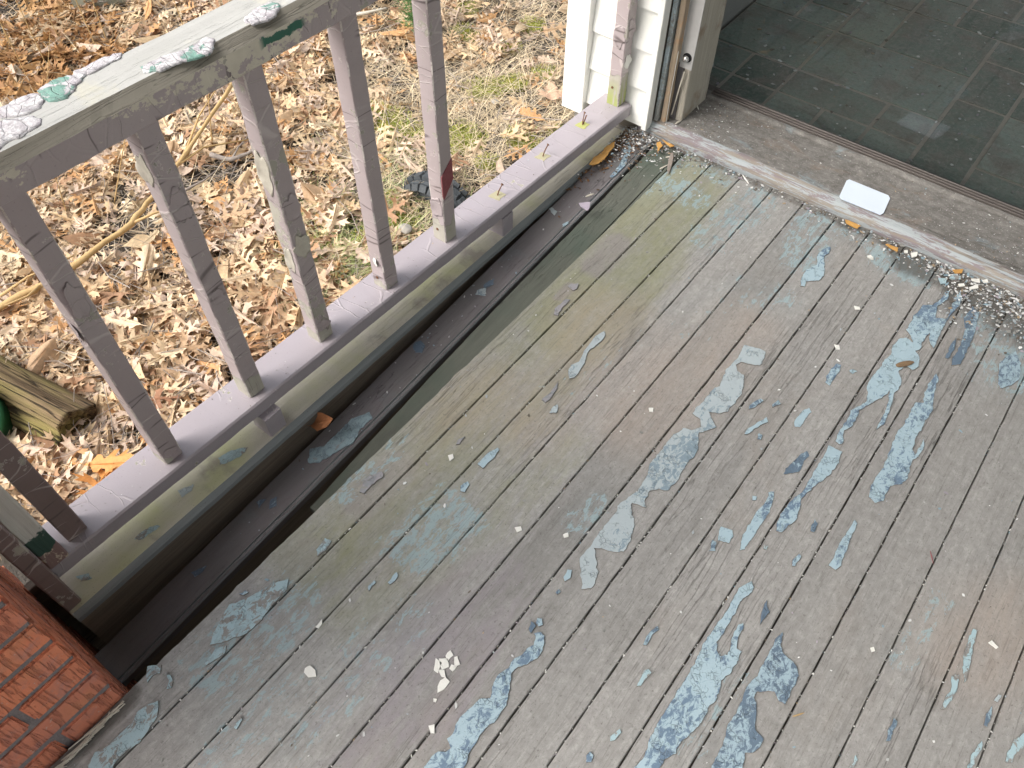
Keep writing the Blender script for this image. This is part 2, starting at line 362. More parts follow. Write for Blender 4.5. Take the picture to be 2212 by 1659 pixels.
t = NT('peeled_paint_crust')              # thick white and green crust left on the hand rail
p = t.warp(t.pos, .02, 25)
col = t.mix(t.ramp(t.noise(p, (1, 1, 1), 60, 5, .7), .35, .65), (.42, .39, .43), (.76, .76, .78))
gm = t.ramp(t.math('ADD', t.noise(p, (1, 1, 1), 26, 4, .6, .5), t.rgb(t.attr('stain'))[0]), .88, .91)
col = t.mix(gm, col, (.20, .37, .32))
cr = t.math('MULTIPLY', t.math('SUBTRACT', 1., t.ramp(t.vor(p, (40, 60, 40), 1), .01, .05)), .5)
col = t.mix(t.math('MULTIPLY', cr, .4), col, (.25, .22, .24))
wr = t.noise(p, (260, 90, 260), 1, 6, .75); col = t.mix(t.ramp(wr, .36, .5, .7, 0), col, (.30, .28, .30))
M['crust'] = t.fin(col, .6, t.bump(t.math('SUBTRACT', wr, cr), .0022))

t = NT('leaf_dry')
lc = t.attr('col')
vein = t.noise(t.pos, (1, 1, 1), 90, 4, .6)
hsv = t.n('ShaderNodeHueSaturation'); t.put(hsv.inputs['Color'], lc); t.put(hsv.inputs['Value'], t.ramp(vein, .3, .7, .8, 1.15))
M['leaf'] = t.fin(hsv.outputs[0], .62, t.bump(vein, .0012), .3)
tb = t.n('ShaderNodeBsdfTranslucent'); t.put(tb.inputs[0], hsv.outputs[0])
mxs = t.n('ShaderNodeMixShader'); mxs.inputs[0].default_value = .18
t.t.links.new(t.b.outputs[0], mxs.inputs[1]); t.t.links.new(tb.outputs[0], mxs.inputs[2]); t.t.links.new(mxs.outputs[0], t.out.inputs[0])
t = NT('scrap_mixed'); M['scrap'] = t.fin(t.attr('col'), .7)
t = NT('soil')
s1 = t.noise(t.pos, (1, 1, 1), 40, 6, .75); s2 = t.noise(t.pos, (1, 1, 1), 3, 4, .6)
col = t.mix(s1, (.035, .030, .026), (.13, .115, .10)); col = t.mix(t.ramp(s2, .45, .65, 0, .5), col, (.17, .14, .10))
M['soil'] = t.fin(col, .95, t.bump(s1, .02))
t = NT('moss')
s1 = t.noise(t.pos, (1, 1, 1), 150, 5, .75)
col = t.mix(s1, (.07, .09, .015), (.33, .36, .05)); col = t.mix(t.ramp(t.noise(t.pos, (1, 1, 1), 12, 3), .55, .7, 0, .6), col, (.36, .30, .07))
M['moss'] = t.fin(col, .95, t.bump(s1, .012))

# ------------------------------------------------------------------ object helpers
def link(o, parent=None):
    C.objects.link(o)
    if parent is not None: o.parent = parent
    return o
def tag(o, label=None, cat=None, group=None, kind=None):
    if label: o['label'] = label
    if cat: o['category'] = cat
    if group: o['group'] = group
    if kind: o['kind'] = kind
    return o
def thing(name, label, cat, loc=(0, 0, 0), group=None, kind=None):
    o = bpy.data.objects.new(name, None); o.empty_display_size = .05; o.location = loc; C.objects.link(o)
    return tag(o, label, cat, group, kind)
def mesh_obj(name, vs, fs, mat, parent=None, smooth=False, mi=None, loc=None):
    me = bpy.data.meshes.new(name); me.from_pydata([tuple(v) for v in vs], [], fs)
    for m_ in (mat if isinstance(mat, (list, tuple)) else [mat]): me.materials.append(m_)
    if mi is not None: me.polygons.foreach_set('material_index', mi)
    if smooth: me.polygons.foreach_set('use_smooth', [True]*len(me.polygons))
    me.update()
    o = bpy.data.objects.new(name, me); link(o, parent)
    if parent is not None and loc is None: o.location = -Vector(parent.location) if parent.parent is None else (0, 0, 0)
    if loc is not None: o.location = loc
    return o
def setcol(me, arr, name='stain'):
    at = me.color_attributes.new(name, 'FLOAT_COLOR', 'POINT'); at.data.foreach_set('color', np.asarray(arr, dtype=np.float32).ravel())
def nz(v, s=1., o=0.): return mnoise.noise(Vector(v)*s+Vector((o, o*1.7, o*.3)))

def bar(name, p0, p1, w, h, mat, parent=None, ch=.003, n=24, amp=.0006, up=(0, 0, 1), fs=18., side_mats=None, smooth=False, taper=None, bow=None):
    """chamfered bar from p0 to p1 (centre line), w across, h along up, edges slightly worn"""
    p0 = Vector(p0); p1 = Vector(p1); d = (p1-p0).normalized(); U = Vector(up); S = d.cross(U).normalized(); U = S.cross(d)
    a, b = w/2, h/2; c = ch if isinstance(ch, (list, tuple)) else [ch]*4
    # corners order: (+S,+U) (-S,+U) (-S,-U) (+S,-U), two points each
    prof = [(a, b-c[0]), (a-c[0], b), (-a+c[1], b), (-a, b-c[1]), (-a, -b+c[2]), (-a+c[2], -b), (a-c[3], -b), (a, -b+c[3])]
    vs, fs_, mi = [], [], []
    L = (p1-p0).length; sd_ = rnd.random()*50
    for i in range(n+1):
        q = i/n; cpt = p0.lerp(p1, q)
        if bow: cpt = cpt+bow(q)
        k = 1. if taper is None else taper(q)
        for j, (x, y) in enumerate(prof):
            e = nz((j*3.1+sd_, q*L*fs, 0))*amp + nz((j*7.1+sd_, q*L*fs*5, 0))*amp*.6
            g = 1-e/max(a, b)*1. if True else 1
            vs.append(cpt+S*(x*k*g + (e if abs(x) < a-1e-6 else 0)*0)+U*(y*k*g))
    # side index: 0 corner+S+U,1 top,2 corner,3 -S side,4 corner,5 bottom,6 corner,7 +S side
    for i in range(n):
        for j in range(8):
            a_, b_ = i*8+j, i*8+(j+1) % 8
            fs_.append((a_, b_, b_+8, a_+8)); mi.append(side_mats[j] if side_mats else 0)
    fs_.append(tuple(range(7, -1, -1))); mi.append(side_mats[8] if side_mats else 0)
    fs_.append(tuple(n*8+j for j in range(8))); mi.append(side_mats[8] if side_mats else 0)
    o = mesh_obj(name, vs, fs_, mat, parent, smooth, mi)
    # outward normals
    bm = bmesh.new(); bm.from_mesh(o.data); bmesh.ops.recalc_face_normals(bm, faces=bm.faces); bm.to_mesh(o.data); bm.free()
    return o
def box(name, lo, hi, mat, parent=None, ch=.0015, n=4, amp=.0003, axis=None):
    lo = Vector(lo); hi = Vector(hi); d = hi-lo
    if axis is None: axis = max(range(3), key=lambda i: d[i])
    c = (lo+hi)/2; p0 = c.copy(); p1 = c.copy(); p0[axis] = lo[axis]; p1[axis] = hi[axis]
    up = (0, 0, 1) if axis != 2 else (0, 1, 0)
    h = d[2] if axis != 2 else d[1]; w = d[0] if axis != 0 else d[1]
    ch = min(ch, w*.3, h*.3)
    return bar(name, p0, p1, w, h, mat, parent, ch, n, amp, up)
def tube(pts, r, seg=6):
    vs, fs = [], []; pts = [Vector(p) for p in pts]; n = len(pts)
    for i, p in enumerate(pts):
        d = (pts[min(i+1, n-1)]-pts[max(i-1, 0)]).normalized()
        s = d.cross(Vector((0, 0, 1)) if abs(d.z) < .9 else Vector((1, 0, 0))).normalized(); u = s.cross(d)
        rr = r(i/(n-1)) if callable(r) else r
        for k in range(seg):
            a = 2*PI*k/seg; vs.append(p+s*math.cos(a)*rr+u*math.sin(a)*rr)
    for i in range(n-1):
        for k in range(seg):
            fs.append((i*seg+k, i*seg+(k+1) % seg, (i+1)*seg+(k+1) % seg, (i+1)*seg+k))
    fs.append(tuple(range(seg-1, -1, -1))); fs.append(tuple((n-1)*seg+k for k in range(seg)))
    return vs, fs
def join(parts):
    vs, fs = [], []
    for v, f in parts:
        o = len(vs); vs += list(v); fs += [tuple(i+o for i in q) for q in f]
    return vs, fs
def fray(poly, step=.006, amp=.0025, seed=0., grow=0.):
    """resample a closed outline and roughen it the way a film tears"""
    out = []; n = len(poly)
    for i in range(n):
        a, b = Vector(poly[i]), Vector(poly[(i+1) % n]); L = (b-a).length; k = max(1, int(L/step))
        for j in range(k):
            p = a.lerp(b, j/k); v = Vector((p.x, p.y, seed))
            q = mnoise.noise_vector(v*90)*amp + mnoise.noise_vector(v*300)*amp*.55
            out.append(Vector((p.x+q.x, p.y+q.y)))
    if grow:
        m_ = len(out); ar = sum(out[i].x*out[(i+1) % m_].y-out[(i+1) % m_].x*out[i].y for i in range(m_)); sg = 1 if ar > 0 else -1; o2 = []
        for i in range(m_):
            tn = out[(i+1) % m_]-out[i-1]
            if tn.length > 1e-9: tn.normalize()
            o2.append(out[i]+Vector((tn.y, -tn.x))*sg*grow)
        out = o2
    return out
def plate(name, poly, z, th, mat, parent, zf=None, rim=0.):
    """thin flake/film with real thickness on a horizontal surface"""
    n = len(poly); zf = zf or (lambda x, y: z)
    tris = tessellate_polygon([[Vector((p.x, p.y, 0)) for p in poly]])
    cx = sum(p.x for p in poly)/n; cy = sum(p.y for p in poly)/n
    vs = [(p.x, p.y, zf(p.x, p.y)+th) for p in poly]+[(p.x, p.y, zf(p.x, p.y)-.001) for p in poly]
    fs = []
    area = sum(poly[i].x*poly[(i+1) % n].y-poly[(i+1) % n].x*poly[i].y for i in range(n))
    for a, b, c in tris:
        A, B, D = poly[a], poly[b], poly[c]
        s = (B.x-A.x)*(D.y-A.y)-(B.y-A.y)*(D.x-A.x)
        fs.append((a, b, c) if s > 0 else (a, c, b))
    for i in range(n):
        j = (i+1) % n
        fs.append((i, i+n, j+n, j) if area > 0 else (i, j, j+n, i+n))
    mi = [0]*len(fs)
    if rim:                                  # edge shadow painted as a dark rim around the film
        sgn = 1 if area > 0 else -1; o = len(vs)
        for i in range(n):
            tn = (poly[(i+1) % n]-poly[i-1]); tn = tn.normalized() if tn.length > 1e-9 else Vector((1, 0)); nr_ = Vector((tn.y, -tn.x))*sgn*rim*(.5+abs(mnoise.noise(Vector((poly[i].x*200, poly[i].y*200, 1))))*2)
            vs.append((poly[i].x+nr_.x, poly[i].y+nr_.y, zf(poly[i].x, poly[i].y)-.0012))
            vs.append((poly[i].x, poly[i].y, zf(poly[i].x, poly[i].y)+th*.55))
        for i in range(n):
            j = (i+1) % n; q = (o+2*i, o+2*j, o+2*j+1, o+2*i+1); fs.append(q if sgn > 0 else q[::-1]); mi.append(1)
        mat = [mat, M['film_rim_shadow']]
    return mesh_obj(name, vs, fs, mat, parent, mi=mi)

# ------------------------------------------------------------------ ground and yard
GZ = -.75
def gz(x, y): return GZ+.035*nz((x, y, 0), .9)+.015*nz((x, y, 3), 4.)
vs, fs = [], []
xs = np.concatenate([np.linspace(-60, -7, 12), np.linspace(-6.6, 3, 97), np.linspace(5, 60, 10)])
ys = np.concatenate([np.linspace(-60, -3, 12), np.linspace(-2.6, 7, 97), np.linspace(9, 60, 10)])
for y in ys:
    for x in xs: vs.append((x, y, gz(x, y) if abs(x) < 9 and abs(y) < 9 else GZ))
nx_ = len(xs)
for j in range(len(ys)-1):
    for i in range(nx_-1): fs.append((j*nx_+i, j*nx_+i+1, (j+1)*nx_+i+1, (j+1)*nx_+i))
tag(mesh_obj('ground', vs, fs, M['soil'], smooth=True), kind='structure')

# ---- porch floor: planks
GAP0, PITCH = -.3017, .0889
floor = thing('porch_floor', None, None, kind='structure')
def seg_blob(p, a, b, r):
    ab = b-a; t_ = max(0, min(1, (p-a).dot(ab)/max(ab.length_squared, 1e-9))); return max(0., 1-((p-(a+ab*t_)).length/r))
def D(u, v): q = on_z(u, v); return Vector((q.x, q.y))
# algae (r), faint paint film (g), lilac film (b), dirt (a): strokes in plan
GREEN = [(D(1230, 700), D(1470, 390), .13, .8), (D(700, 1150), D(1230, 700), .14, .62), (D(1100, 700), D(1000, 900), .16, .6), (D(1350, 430), D(1430, 330), .10, .9), (D(800, 1250), D(1150, 950), .12, .5), (D(1330, 590), D(1240, 700), .1, .8)]
FILM = [(D(1000, 1130), D(900, 1190), .05, .72), (D(620, 1310), D(480, 1430), .07, .6), (D(1290, 1090), D(1240, 1130), .03, .6), (D(870, 1180), D(960, 1090), .05, .62),
        (D(640, 1580), D(870, 1330), .06, .48), (D(1450, 330), D(1370, 400), .06, .7), (D(1500, 430), D(1460, 400), .05, .66), (D(1640, 430), D(1600, 470), .06, .6), (D(1560, 480), D(1530, 520), .06, .55),
        (D(1760, 480), D(1730, 560), .06, .62), (D(1920, 560), D(1980, 590), .05, .75), (D(1890, 530), D(1850, 500), .05, .6), (D(2190, 800), D(2160, 720), .09, .62), (D(2190, 700), D(2110, 650), .09, .55), (D(590, 1330), D(480, 1430), .05, .6), (D(740, 1060), D(760, 1000), .03, .7),
        (D(500, 1600), D(590, 1500), .06, .5), (D(1600, 620), D(1480, 720), .05, .4), (D(2030, 1300), D(1950, 1420), .03, .5), (D(1560, 1450), D(1480, 1600), .04, .5), (D(850, 960), D(800, 1010), .04, .55), (D(1690, 640), D(1640, 650), .05, .5), (D(1510, 350), D(1560, 380), .05, .6), (D(1360, 720), D(1200, 860), .05, .35)]
LILAC = [(D(850, 1010), D(780, 1080), .05, .62), (D(1330, 530), D(1290, 570), .05, .7), (D(1060, 1280), D(900, 1500), .10, .62), (D(780, 1560), D(860, 1430), .10, .55), (D(1230, 620), D(1210, 640), .02, .6), (D(600, 1240), D(560, 1300), .06, .5), (D(950, 1350), D(880, 1420), .1, .6), (D(1440, 950), D(1400, 1050), .06, .3), (D(650, 1200), D(560, 1240), .05, .5)]
DIRT = [(D(1960, 560), D(2212, 690), .05, .9), (D(2212, 700), D(2100, 640), .08, .75), (D(1370, 270), D(2000, 560), .022, .75), (D(277, 1500), D(130, 1650), .02, .9), (D(1350, 290), D(1450, 340), .05, .6), (D(2212, 1500), D(2000, 1500), .12, .35), (D(1600, 450), D(1700, 430), .06, .4)]
def stain(x, y):
    p = Vector((x, y)); r = []
    for L in (GREEN, FILM, LILAC, DIRT):
        v = 0.
        for a, b, rad, amt in L:
            q = seg_blob(p, a, b, rad*1.6); v = max(v, amt*min(1., q*1.7))
        r.append(v)
    return r
WARM = [(D(2090, 1400), D(2212, 1360), .09, .42), (D(1480, 780), D(1380, 900), .10, .42), (D(1300, 700), D(1280, 760), .10, .5), (D(1060, 850), D(1000, 870), .09, .35), (D(1600, 700), D(1500, 800), .08, .35), (D(1250, 830), D(1150, 900), .09, .4)]
def warmth(x, y): return max(amt*min(1., 1.6*seg_blob(Vector((x, y)), a, b, rad*1.5)) for a, b, rad, amt in WARM)
planks = []
y0, y1 = -.95, 1.748
ks = list(range(-5, 18))
for k in ks:
    xa = GAP0+PITCH*k; xb = xa+PITCH; g = .0010+.0006*rnd.random(); dz = rnd.uniform(-.0007, .0007); cup = rnd.uniform(-.0006, .0008)
    if k == -5: xa = -.7365+0.
    ny = 270
    offs = [0, .0016, .012, .025, .038, .0445, .051, .064, .077, PITCH-.0016, PITCH]
    prof = []
    for i, o_ in enumerate(offs):
        q = o_/PITCH; prof.append((xa+g+q*(xb-xa-2*g), (-.0022 if i in (0, len(offs)-1) else 0)+cup*(2*q-1)**2))
    cols = [(prof[0][0], -.022)]+prof+[(prof[-1][0], -.022)]
    nc = len(cols); vs, fs, st_ = [], [], []
    sa = rnd.random()*40
    for j in range(ny+1):
        y = y0+(y1-y0)*j/ny
        if k == -5: y = max(y, -.078+0) if False else y
        for i, (x, z) in enumerate(cols):
            e = 0
            if i <= 1: e = nz((sa, y*28, 0))*.0010*(3.4 if k == -5 else 1)+(nz((sa, y*6, 2))*.004 if k == -5 else 0)+(nz((sa, y*90, 2))*.0015 if k == -5 else 0)
            if i >= nc-2: e = nz((sa+9, y*28, 0))*.0010
            zz = z+dz+nz((x*5, y*1.3, sa))*.0006
            vs.append((x+e, y, zz)); st_.append(stain(x, y) if (-.8 < x < .8) else (0, 0, 0, 0))
    for j in range(ny):
        for i in range(nc-1): fs.append((j*nc+i, j*nc+i+1, (j+1)*nc+i+1, (j+1)*nc+i))
    fs.append(tuple(range(nc-1, -1, -1))); fs.append(tuple(ny*nc+i for i in range(nc)))
    bevelled = mesh_obj('plank', vs, fs, M['deck'], floor); setcol(bevelled.data, st_); setcol(bevelled.data, [(warmth(v[0], v[1]), 0, 0, 1) for v in vs], 'warmth'); planks.append(bevelled)
# first board is worn back beside the brick pier: nothing under; joists and dark packing below
for i, y in enumerate(np.arange(-.9, 1.75, .41)):
    box('joist', (-.55, y-.02, -.20), (1.8, y+.02, -.0232), M['plain_wood'], floor)
pk = box('gap_packing', (-.72, -.94, -.016), (1.70, 1.74, -.0125), M['soil'], floor, amp=0)
box('floor_trimmer', (-.725, -.95, -.19), (-.69, 1.74, -.0235), M['dark_wood'], floor)

# sunken boards and the edge beam beside the rail
def sag0(y): q = (1.72-y)/1.6; return -.012-.122*q if y > -.2 else -.012-.122*(1.92/1.6)
def sag1(y): return sag0(y)-(.0 if y > 1.0 else .028*((1.0-y)/.6)**1.6)+.003
def sunk(name, xa, xb, zf, mat, ya, yb, tongue):
    cols = [(xa, -.02), (xa, -.0025), (xa+.002, 0), (xa+.022, .0004), (xa+.044, .0006), (xb-.012, 0), (xb-.0105, -.0035), (xb-.008, -.001), (xb-.0025, -.001), (xb, -.004), (xb, -.022)]
    vs, fs, mi = [], [], []; nc = len(cols); ny = 190; sa = rnd.random()*30
    for j in range(ny+1):
        y = ya+(yb-ya)*j/ny
        for i, (x, z) in enumerate(cols):
            e = nz((sa, y*20, 0))*.0014+nz((sa, y*4, 4))*.002 if i < 3 else 0
            vs.append((x+e, y, zf(y)+z+nz((x*9, y*2, sa))*.0008))
    for j in range(ny):
        for i in range(nc-1): fs.append((j*nc+i, j*nc+i+1, (j+1)*nc+i+1, (j+1)*nc+i)); mi.append(1 if i in (5, 6, 8) else 0)
    fs.append(tuple(range(nc-1, -1, -1))); mi.append(0); fs.append(tuple(ny*nc+i for i in range(nc))); mi.append(0)
    return mesh_obj(name, vs, fs, [mat, M['beam_edge'] if tongue else mat], floor, mi=mi)
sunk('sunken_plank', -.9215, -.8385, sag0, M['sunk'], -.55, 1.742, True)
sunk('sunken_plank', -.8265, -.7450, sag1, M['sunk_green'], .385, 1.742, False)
bx = lambda y: -.925+.002*nz((0, y*2, 0))
beam_side = [0, 0, 1, 2, 0, 0, 0, 1, 2]
b_ = bar('beam_cap', (-.990, -.052, -.0325), (-.990, 1.739, -.0325), .130, .026, [M['beam'], M['dark_wood'], M['beam_edge']], floor, ch=[.010, .002, .002, .004], n=80, amp=.0012, side_mats=[2, 0, 0, 1, 1, 1, 1, 2, 1])
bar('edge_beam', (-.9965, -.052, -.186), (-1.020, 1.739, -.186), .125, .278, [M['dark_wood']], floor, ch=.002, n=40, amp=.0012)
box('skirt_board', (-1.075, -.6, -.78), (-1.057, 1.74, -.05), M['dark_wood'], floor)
# loose blocks under the bottom rail
RX = lambda y: -.969+.026*y           # front face of the bottom rail

# ------------------------------------------------------------------ railing
rail = thing('porch_railing', 'peeling mauve wooden porch railing with square balusters and several missing', 'railing', (RX(.8)-.04, .8, -.02))
def yawp(y, dx, z): return Vector((RX(y)-dx, y, z))
brl_ = bar('bottom_rail', yawp(-.035, .0445, .0545), yawp(1.738, .0445, .0545), .089, .037, [M['mauve_h']], rail, ch=.0035, n=90, amp=.0008); brl_['peel'] = .33
tr_ = bar('top_rail', Vector((RX(-.04)+.0105-.0445, -.04, .735)), Vector((RX(1.738)+.0105-.0445, 1.738, .735)), .092, .054, [M['rail_wood'], M['mauve_scab'], M['rail_edge']], rail, ch=[.015, .006, .003, .003], n=110, amp=.0014,
          side_mats=[2, 0, 0, 1, 1, 1, 1, 1, 0])
tr_['peel'] = .36; tr_['bare_z'] = 0.
BAL = [(.0245, .36, .0, .0), (.2275, .37, .085, .0), (.4265, .38, .125, .0), (.612, .455, .10, .0), (.808, .36, .085, .0), (1.0035, .38, .13, .0), (1.701, .43, .165, .0)]
bals = []
for i, (y, pe, bz, _) in enumerate(BAL):
    xf = RX(y)-.0195
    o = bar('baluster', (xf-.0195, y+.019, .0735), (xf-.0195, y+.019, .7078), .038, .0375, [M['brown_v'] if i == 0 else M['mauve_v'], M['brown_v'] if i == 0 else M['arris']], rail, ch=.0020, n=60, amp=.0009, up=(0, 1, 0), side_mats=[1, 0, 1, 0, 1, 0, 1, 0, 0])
    o['peel'] = pe; o['bare_z'] = float(bz); o['y_'] = y; o['lime'] = 1.0 if i == 6 else 0.0; bals.append(o)
for o in rail.children:
    if 'bare_z' not in o: o['bare_z'] = -1.0
    if 'peel' not in o: o['peel'] = .3
# stub of old post between the last baluster and the pier, and the brown strip fixed to the beam
o = bar('post_stub', (RX(0)-.0195, -.0065, .0735), (RX(0)-.0195, -.0065, .705), .040, .037, [M['stub']], rail, ch=.003, n=50, amp=.0018, up=(0, 1, 0)); o['peel'] = .46; o['bare_z'] = 0.
o['label'] = 'post stub with white and dark green flaking paint'
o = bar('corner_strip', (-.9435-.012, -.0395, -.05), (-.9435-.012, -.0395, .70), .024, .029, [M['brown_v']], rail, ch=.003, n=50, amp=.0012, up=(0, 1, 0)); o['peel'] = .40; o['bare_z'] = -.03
# blocks
for (u, v, zt) in ((1086.6, 511.6, .0358), (586.6, 944.5, .0358)):
    q = on_z(u, v, -.0195)
    o = box('rail_block', (q.x-.052, q.y, -.0195), (q.x, q.y+.042, zt), [M['mauve_h']], rail, ch=.002); o['peel'] = .36; o['bare_z'] = -1.
# bent nails with their bare footprints on the bottom rail
for (u, v, kx, ky, col_) in ((1074, 422, .006, .012, 0), (1172, 338, .004, .016, 0), (1258, 270, -.005, .014, 1)):
    q = on_z(u, v, .0735); s_ = .013+.003*rnd.random()
    poly = fray([(q.x-s_, q.y-s_), (q.x+s_, q.y-s_*.9), (q.x+s_, q.y+s_), (q.x-s_*.8, q.y+s_)], .004, .003, q.y)
    plate('bare_footprint', poly, .0731, .0007, M['moss_green_wood' if col_ else 'moss_bare_wood'], brl_)
    top = Vector((q.x+kx, q.y+ky, .0735+.028))
    v_, f_ = join([tube([(q.x, q.y, .07), (q.x+kx*.4, q.y+ky*.3, .086), top], .0016, 6), tube([top, top+Vector((.0005, .001, .0015))], .0036, 8)])
    mesh_obj('bent_nail', v_, f_, M['rust_iron'], brl_)
q = on_z(1258, 270, .0735)
v_, f_ = tube([(q.x, q.y+.004, .0735), (q.x+.004, q.y+.01, .10)], .0016); mesh_obj('bent_nail', v_, f_, M['rust_iron'], brl_)
# nail heads and curling flakes
def curl(face, y, z, w, h, side, lift=.006, mat=None):
    """curled paint flake standing off a baluster face: face 'x' or 'y'"""
    par = min(bals, key=lambda b_: abs(b_['y_']-y)); vs, fs = [], []; n, m_ = 10, 10; sd_ = rnd.random()*99
    for j in range(m_+1):
        for i in range(n+1):
            a = i/n-.5; b = j/m_-.5
            ra = 1+.5*nz((math.cos(math.atan2(b, a))*1.5, math.sin(math.atan2(b, a))*1.5+sd_, 0))
            e = math.sqrt(1-2*min(.49, b*b)), math.sqrt(1-2*min(.49, a*a)); a, b = a*e[0]*1.1, b*e[1]*1.1
            off = .0006+lift*max(0, (a*side+.5))**2.2*(.4+.6*abs(math.sin(sd_+b*3)))
            if face == 'x': vs.append((RX(y)-.0195+off, y+.019+a*w*ra, z+b*h*ra))
            else: vs.append((RX(y)-.039+a*w*ra, y-off, z+b*h*ra))
    for j in range(m_):
        for i in range(n): fs.append((j*(n+1)+i, j*(n+1)+i+1, (j+1)*(n+1)+i+1, (j+1)*(n+1)+i))
    o = mesh_obj('paint_curl', vs, fs, mat or M['mauve_v'], par, True)
    o['peel'] = .2; o['bare_z'] = -1.
    so_ = o.modifiers.new('t', 'SOLIDIFY'); so_.thickness = .0007
    return o
for (y, z, w, h, s_, f_, mt) in ((.612, .42, .03, .05, 1, 'x', 'mauve_v'), (.612, .335, .032, .045, 1, 'x', 'splinter'), (.612, .30, .018, .05, -1, 'y', 'splinter'), (.612, .50, .026, .07, -1, 'y', 'splinter'),
                             (.612, .12, .022, .02, 1, 'x', 'mauve_v'), (.2275, .50, .026, .06, -1, 'x', 'mauve_v'), (.2275, .44, .03, .03, 1, 'y', 'mauve_v'), (.2275, .10, .022, .02, 1, 'x', 'mauve_v'),
                             (.4265, .55, .03, .05, 1, 'x', 'mauve_v'), (.4265, .62, .022, .05, -1, 'y', 'splinter'), (1.0035, .17, .03, .05, -1, 'y', 'mauve_v'), (1.701, .20, .02, .035, 1, 'x', 'chip_white'),
                             (1.701, .27, .028, .05, -1, 'y', 'mauve_v'), (1.701, .29, .02, .05, 1, 'x', 'mauve_v'), (.808, .15, .014, .02, 1, 'y', 'chip_white'), (.0245, .58, .034, .03, 1, 'x', 'mauve_v'), (.4265, .35, .024, .03, 1, 'x', 'mauve_v')):
    curl(f_, y, z, w, h, s_, .006, M[mt])
# red paint dab on the fifth baluster
y = 1.0035; pts = [(y+.001, .262), (y+.037, .292), (y+.0372, .238), (y+.004, .200), (y+.001, .21)]
vs = [(RX(y)-.0195+.0016, a, b) for a, b in pts]+[(RX(y)-.0195-.001, a, b) for a, b in pts]; n = len(pts)
fs = [tuple(range(n))]+[(i, i+n, (i+1) % n+n, (i+1) % n) for i in range(n)]
flat('red_paint', (.20, .05, .06), (.29, .11, .12), 160)
mesh_obj('red_paint_dab', vs, fs, M['red_paint'], bals[5])
# rusty nail heads low on two balusters
for y, z in ((1.0035, .105), (1.701, .125), (.808, .10)):
    v_, f_ = tube([(RX(y)-.0195-.024, y+.002, z), (RX(y)-.0195-.024, y-.0015, z)], .0035, 8); mesh_obj('nail_head', v_, f_, M['rust_iron'], min(bals, key=lambda b_: abs(b_['y_']-y)))

# thick crusts of old paint on top of the hand rail
ZT = .762
def crust(pts, green, name='paint_crust', th=.0016):
    poly = fray([(lambda q: (q.x, q.y))(on_z(u, v, ZT)) for u, v in pts], .003, .0028, green)
    # dense interior for relief
    o = plate(name, poly, ZT-.0004, th, M['crust'], tr_)
    bm = bmesh.new(); bm.from_mesh(o.data)
    bmesh.ops.triangulate(bm, faces=bm.faces)
    for _ in range(2):
        ed = [e for e in bm.edges if e.calc_length() > .006]; bmesh.ops.subdivide_edges(bm, edges=ed, cuts=1)
        bmesh.ops.triangulate(bm, faces=bm.faces)
    for v in bm.verts:
        if v.co.z > ZT+.0003: v.co.z += .0010*nz(v.co, 190)+.0009*nz(v.co, 75)
    bm.to_mesh(o.data); bm.free(); me = o.data
    arr = np.zeros((len(me.vertices), 4)); gx = green
    for i, v in enumerate(me.vertices):
        arr[i, 0] = gx+.28*nz(v.co, 20, 5); arr[i, 3] = 1
    setcol(me, arr); o.data.shade_smooth(); return o
k = .19841
Zp = lambda L, ox=0, oy=0, kk=k: [(ox+a*kk, oy+b*kk) for a, b in L]
crust(Zp([(1530, 740), (1600, 700), (1700, 660), (1830, 600), (1980, 560), (2110, 490), (2250, 410), (2330, 430), (2340, 520), (2280, 590), (2130, 640), (1980, 670), (1870, 720), (1800, 760), (1700, 785), (1570, 805)]), .36)
crust([(527, 45), (538, 30), (560, 15), (585, 5), (600, 8), (605, 22), (592, 38), (570, 48), (548, 52), (530, 52)], .30)
crust(Zp([(800, 790), (950, 720), (1100, 640), (1250, 590), (1330, 580), (1310, 640), (1200, 700), (1090, 760), (960, 820), (870, 850), (780, 840)]), .05)
crust(Zp([(400, 990), (500, 930), (640, 860), (760, 830), (880, 800), (935, 830), (900, 880), (820, 940), (815, 1000), (740, 1070), (620, 1110), (510, 1110), (470, 1060)]), .42)
crust(Zp([(-140, 1230), (60, 1160), (200, 1080), (350, 1020), (440, 1040), (490, 1100), (440, 1180), (330, 1240), (160, 1280), (0, 1290), (-140, 1330)]), .12)
crust(Zp([(-200, 1400), (0, 1330), (200, 1290), (380, 1270), (460, 1300), (440, 1370), (360, 1420), (240, 1500), (90, 1550), (20, 1620), (-200, 1760)]), .0)

# ------------------------------------------------------------------ brick pier
pier = thing('brick_pier', 'red wire-cut brick porch pier with grey mortar beside the deck edge', 'pier', (-.92, -.27, -.75))
PX, PY = -.7365, -.0765
box('mortar_core', (-1.118, -.466, -.75), (PX-.0045, PY-.0045, 1.02), M['mortar'], pier, amp=.0)
def brick(lo, hi):
    lo = Vector(lo); hi = Vector(hi); c = (lo+hi)/2; d = (hi-lo)/2
    bm = bmesh.new(); bmesh.ops.create_cube(bm, size=2)
    for v in bm.verts: v.co = Vector((v.co.x*d.x, v.co.y*d.y, v.co.z*d.z))
    bmesh.ops.bevel(bm, geom=bm.edges[:], offset=.0035, segments=2, affect='EDGES')
    sd_ = rnd.random()*60
    for v in bm.verts: v.co += mnoise.noise_vector(v.co*26+Vector((sd_, 0, 0)))*.0016
    bmesh.ops.rotate(bm, verts=bm.verts, cent=(0, 0, 0), matrix=Matrix.Rotation(rnd.uniform(-.006, .006), 3, 'X'))
    me = bpy.data.meshes.new('brick'); bm.to_mesh(me); bm.free(); me.materials.append(M['brick'])
    o = bpy.data.objects.new('brick', me); link(o, pier); o.location = c-Vector(pier.location); return o
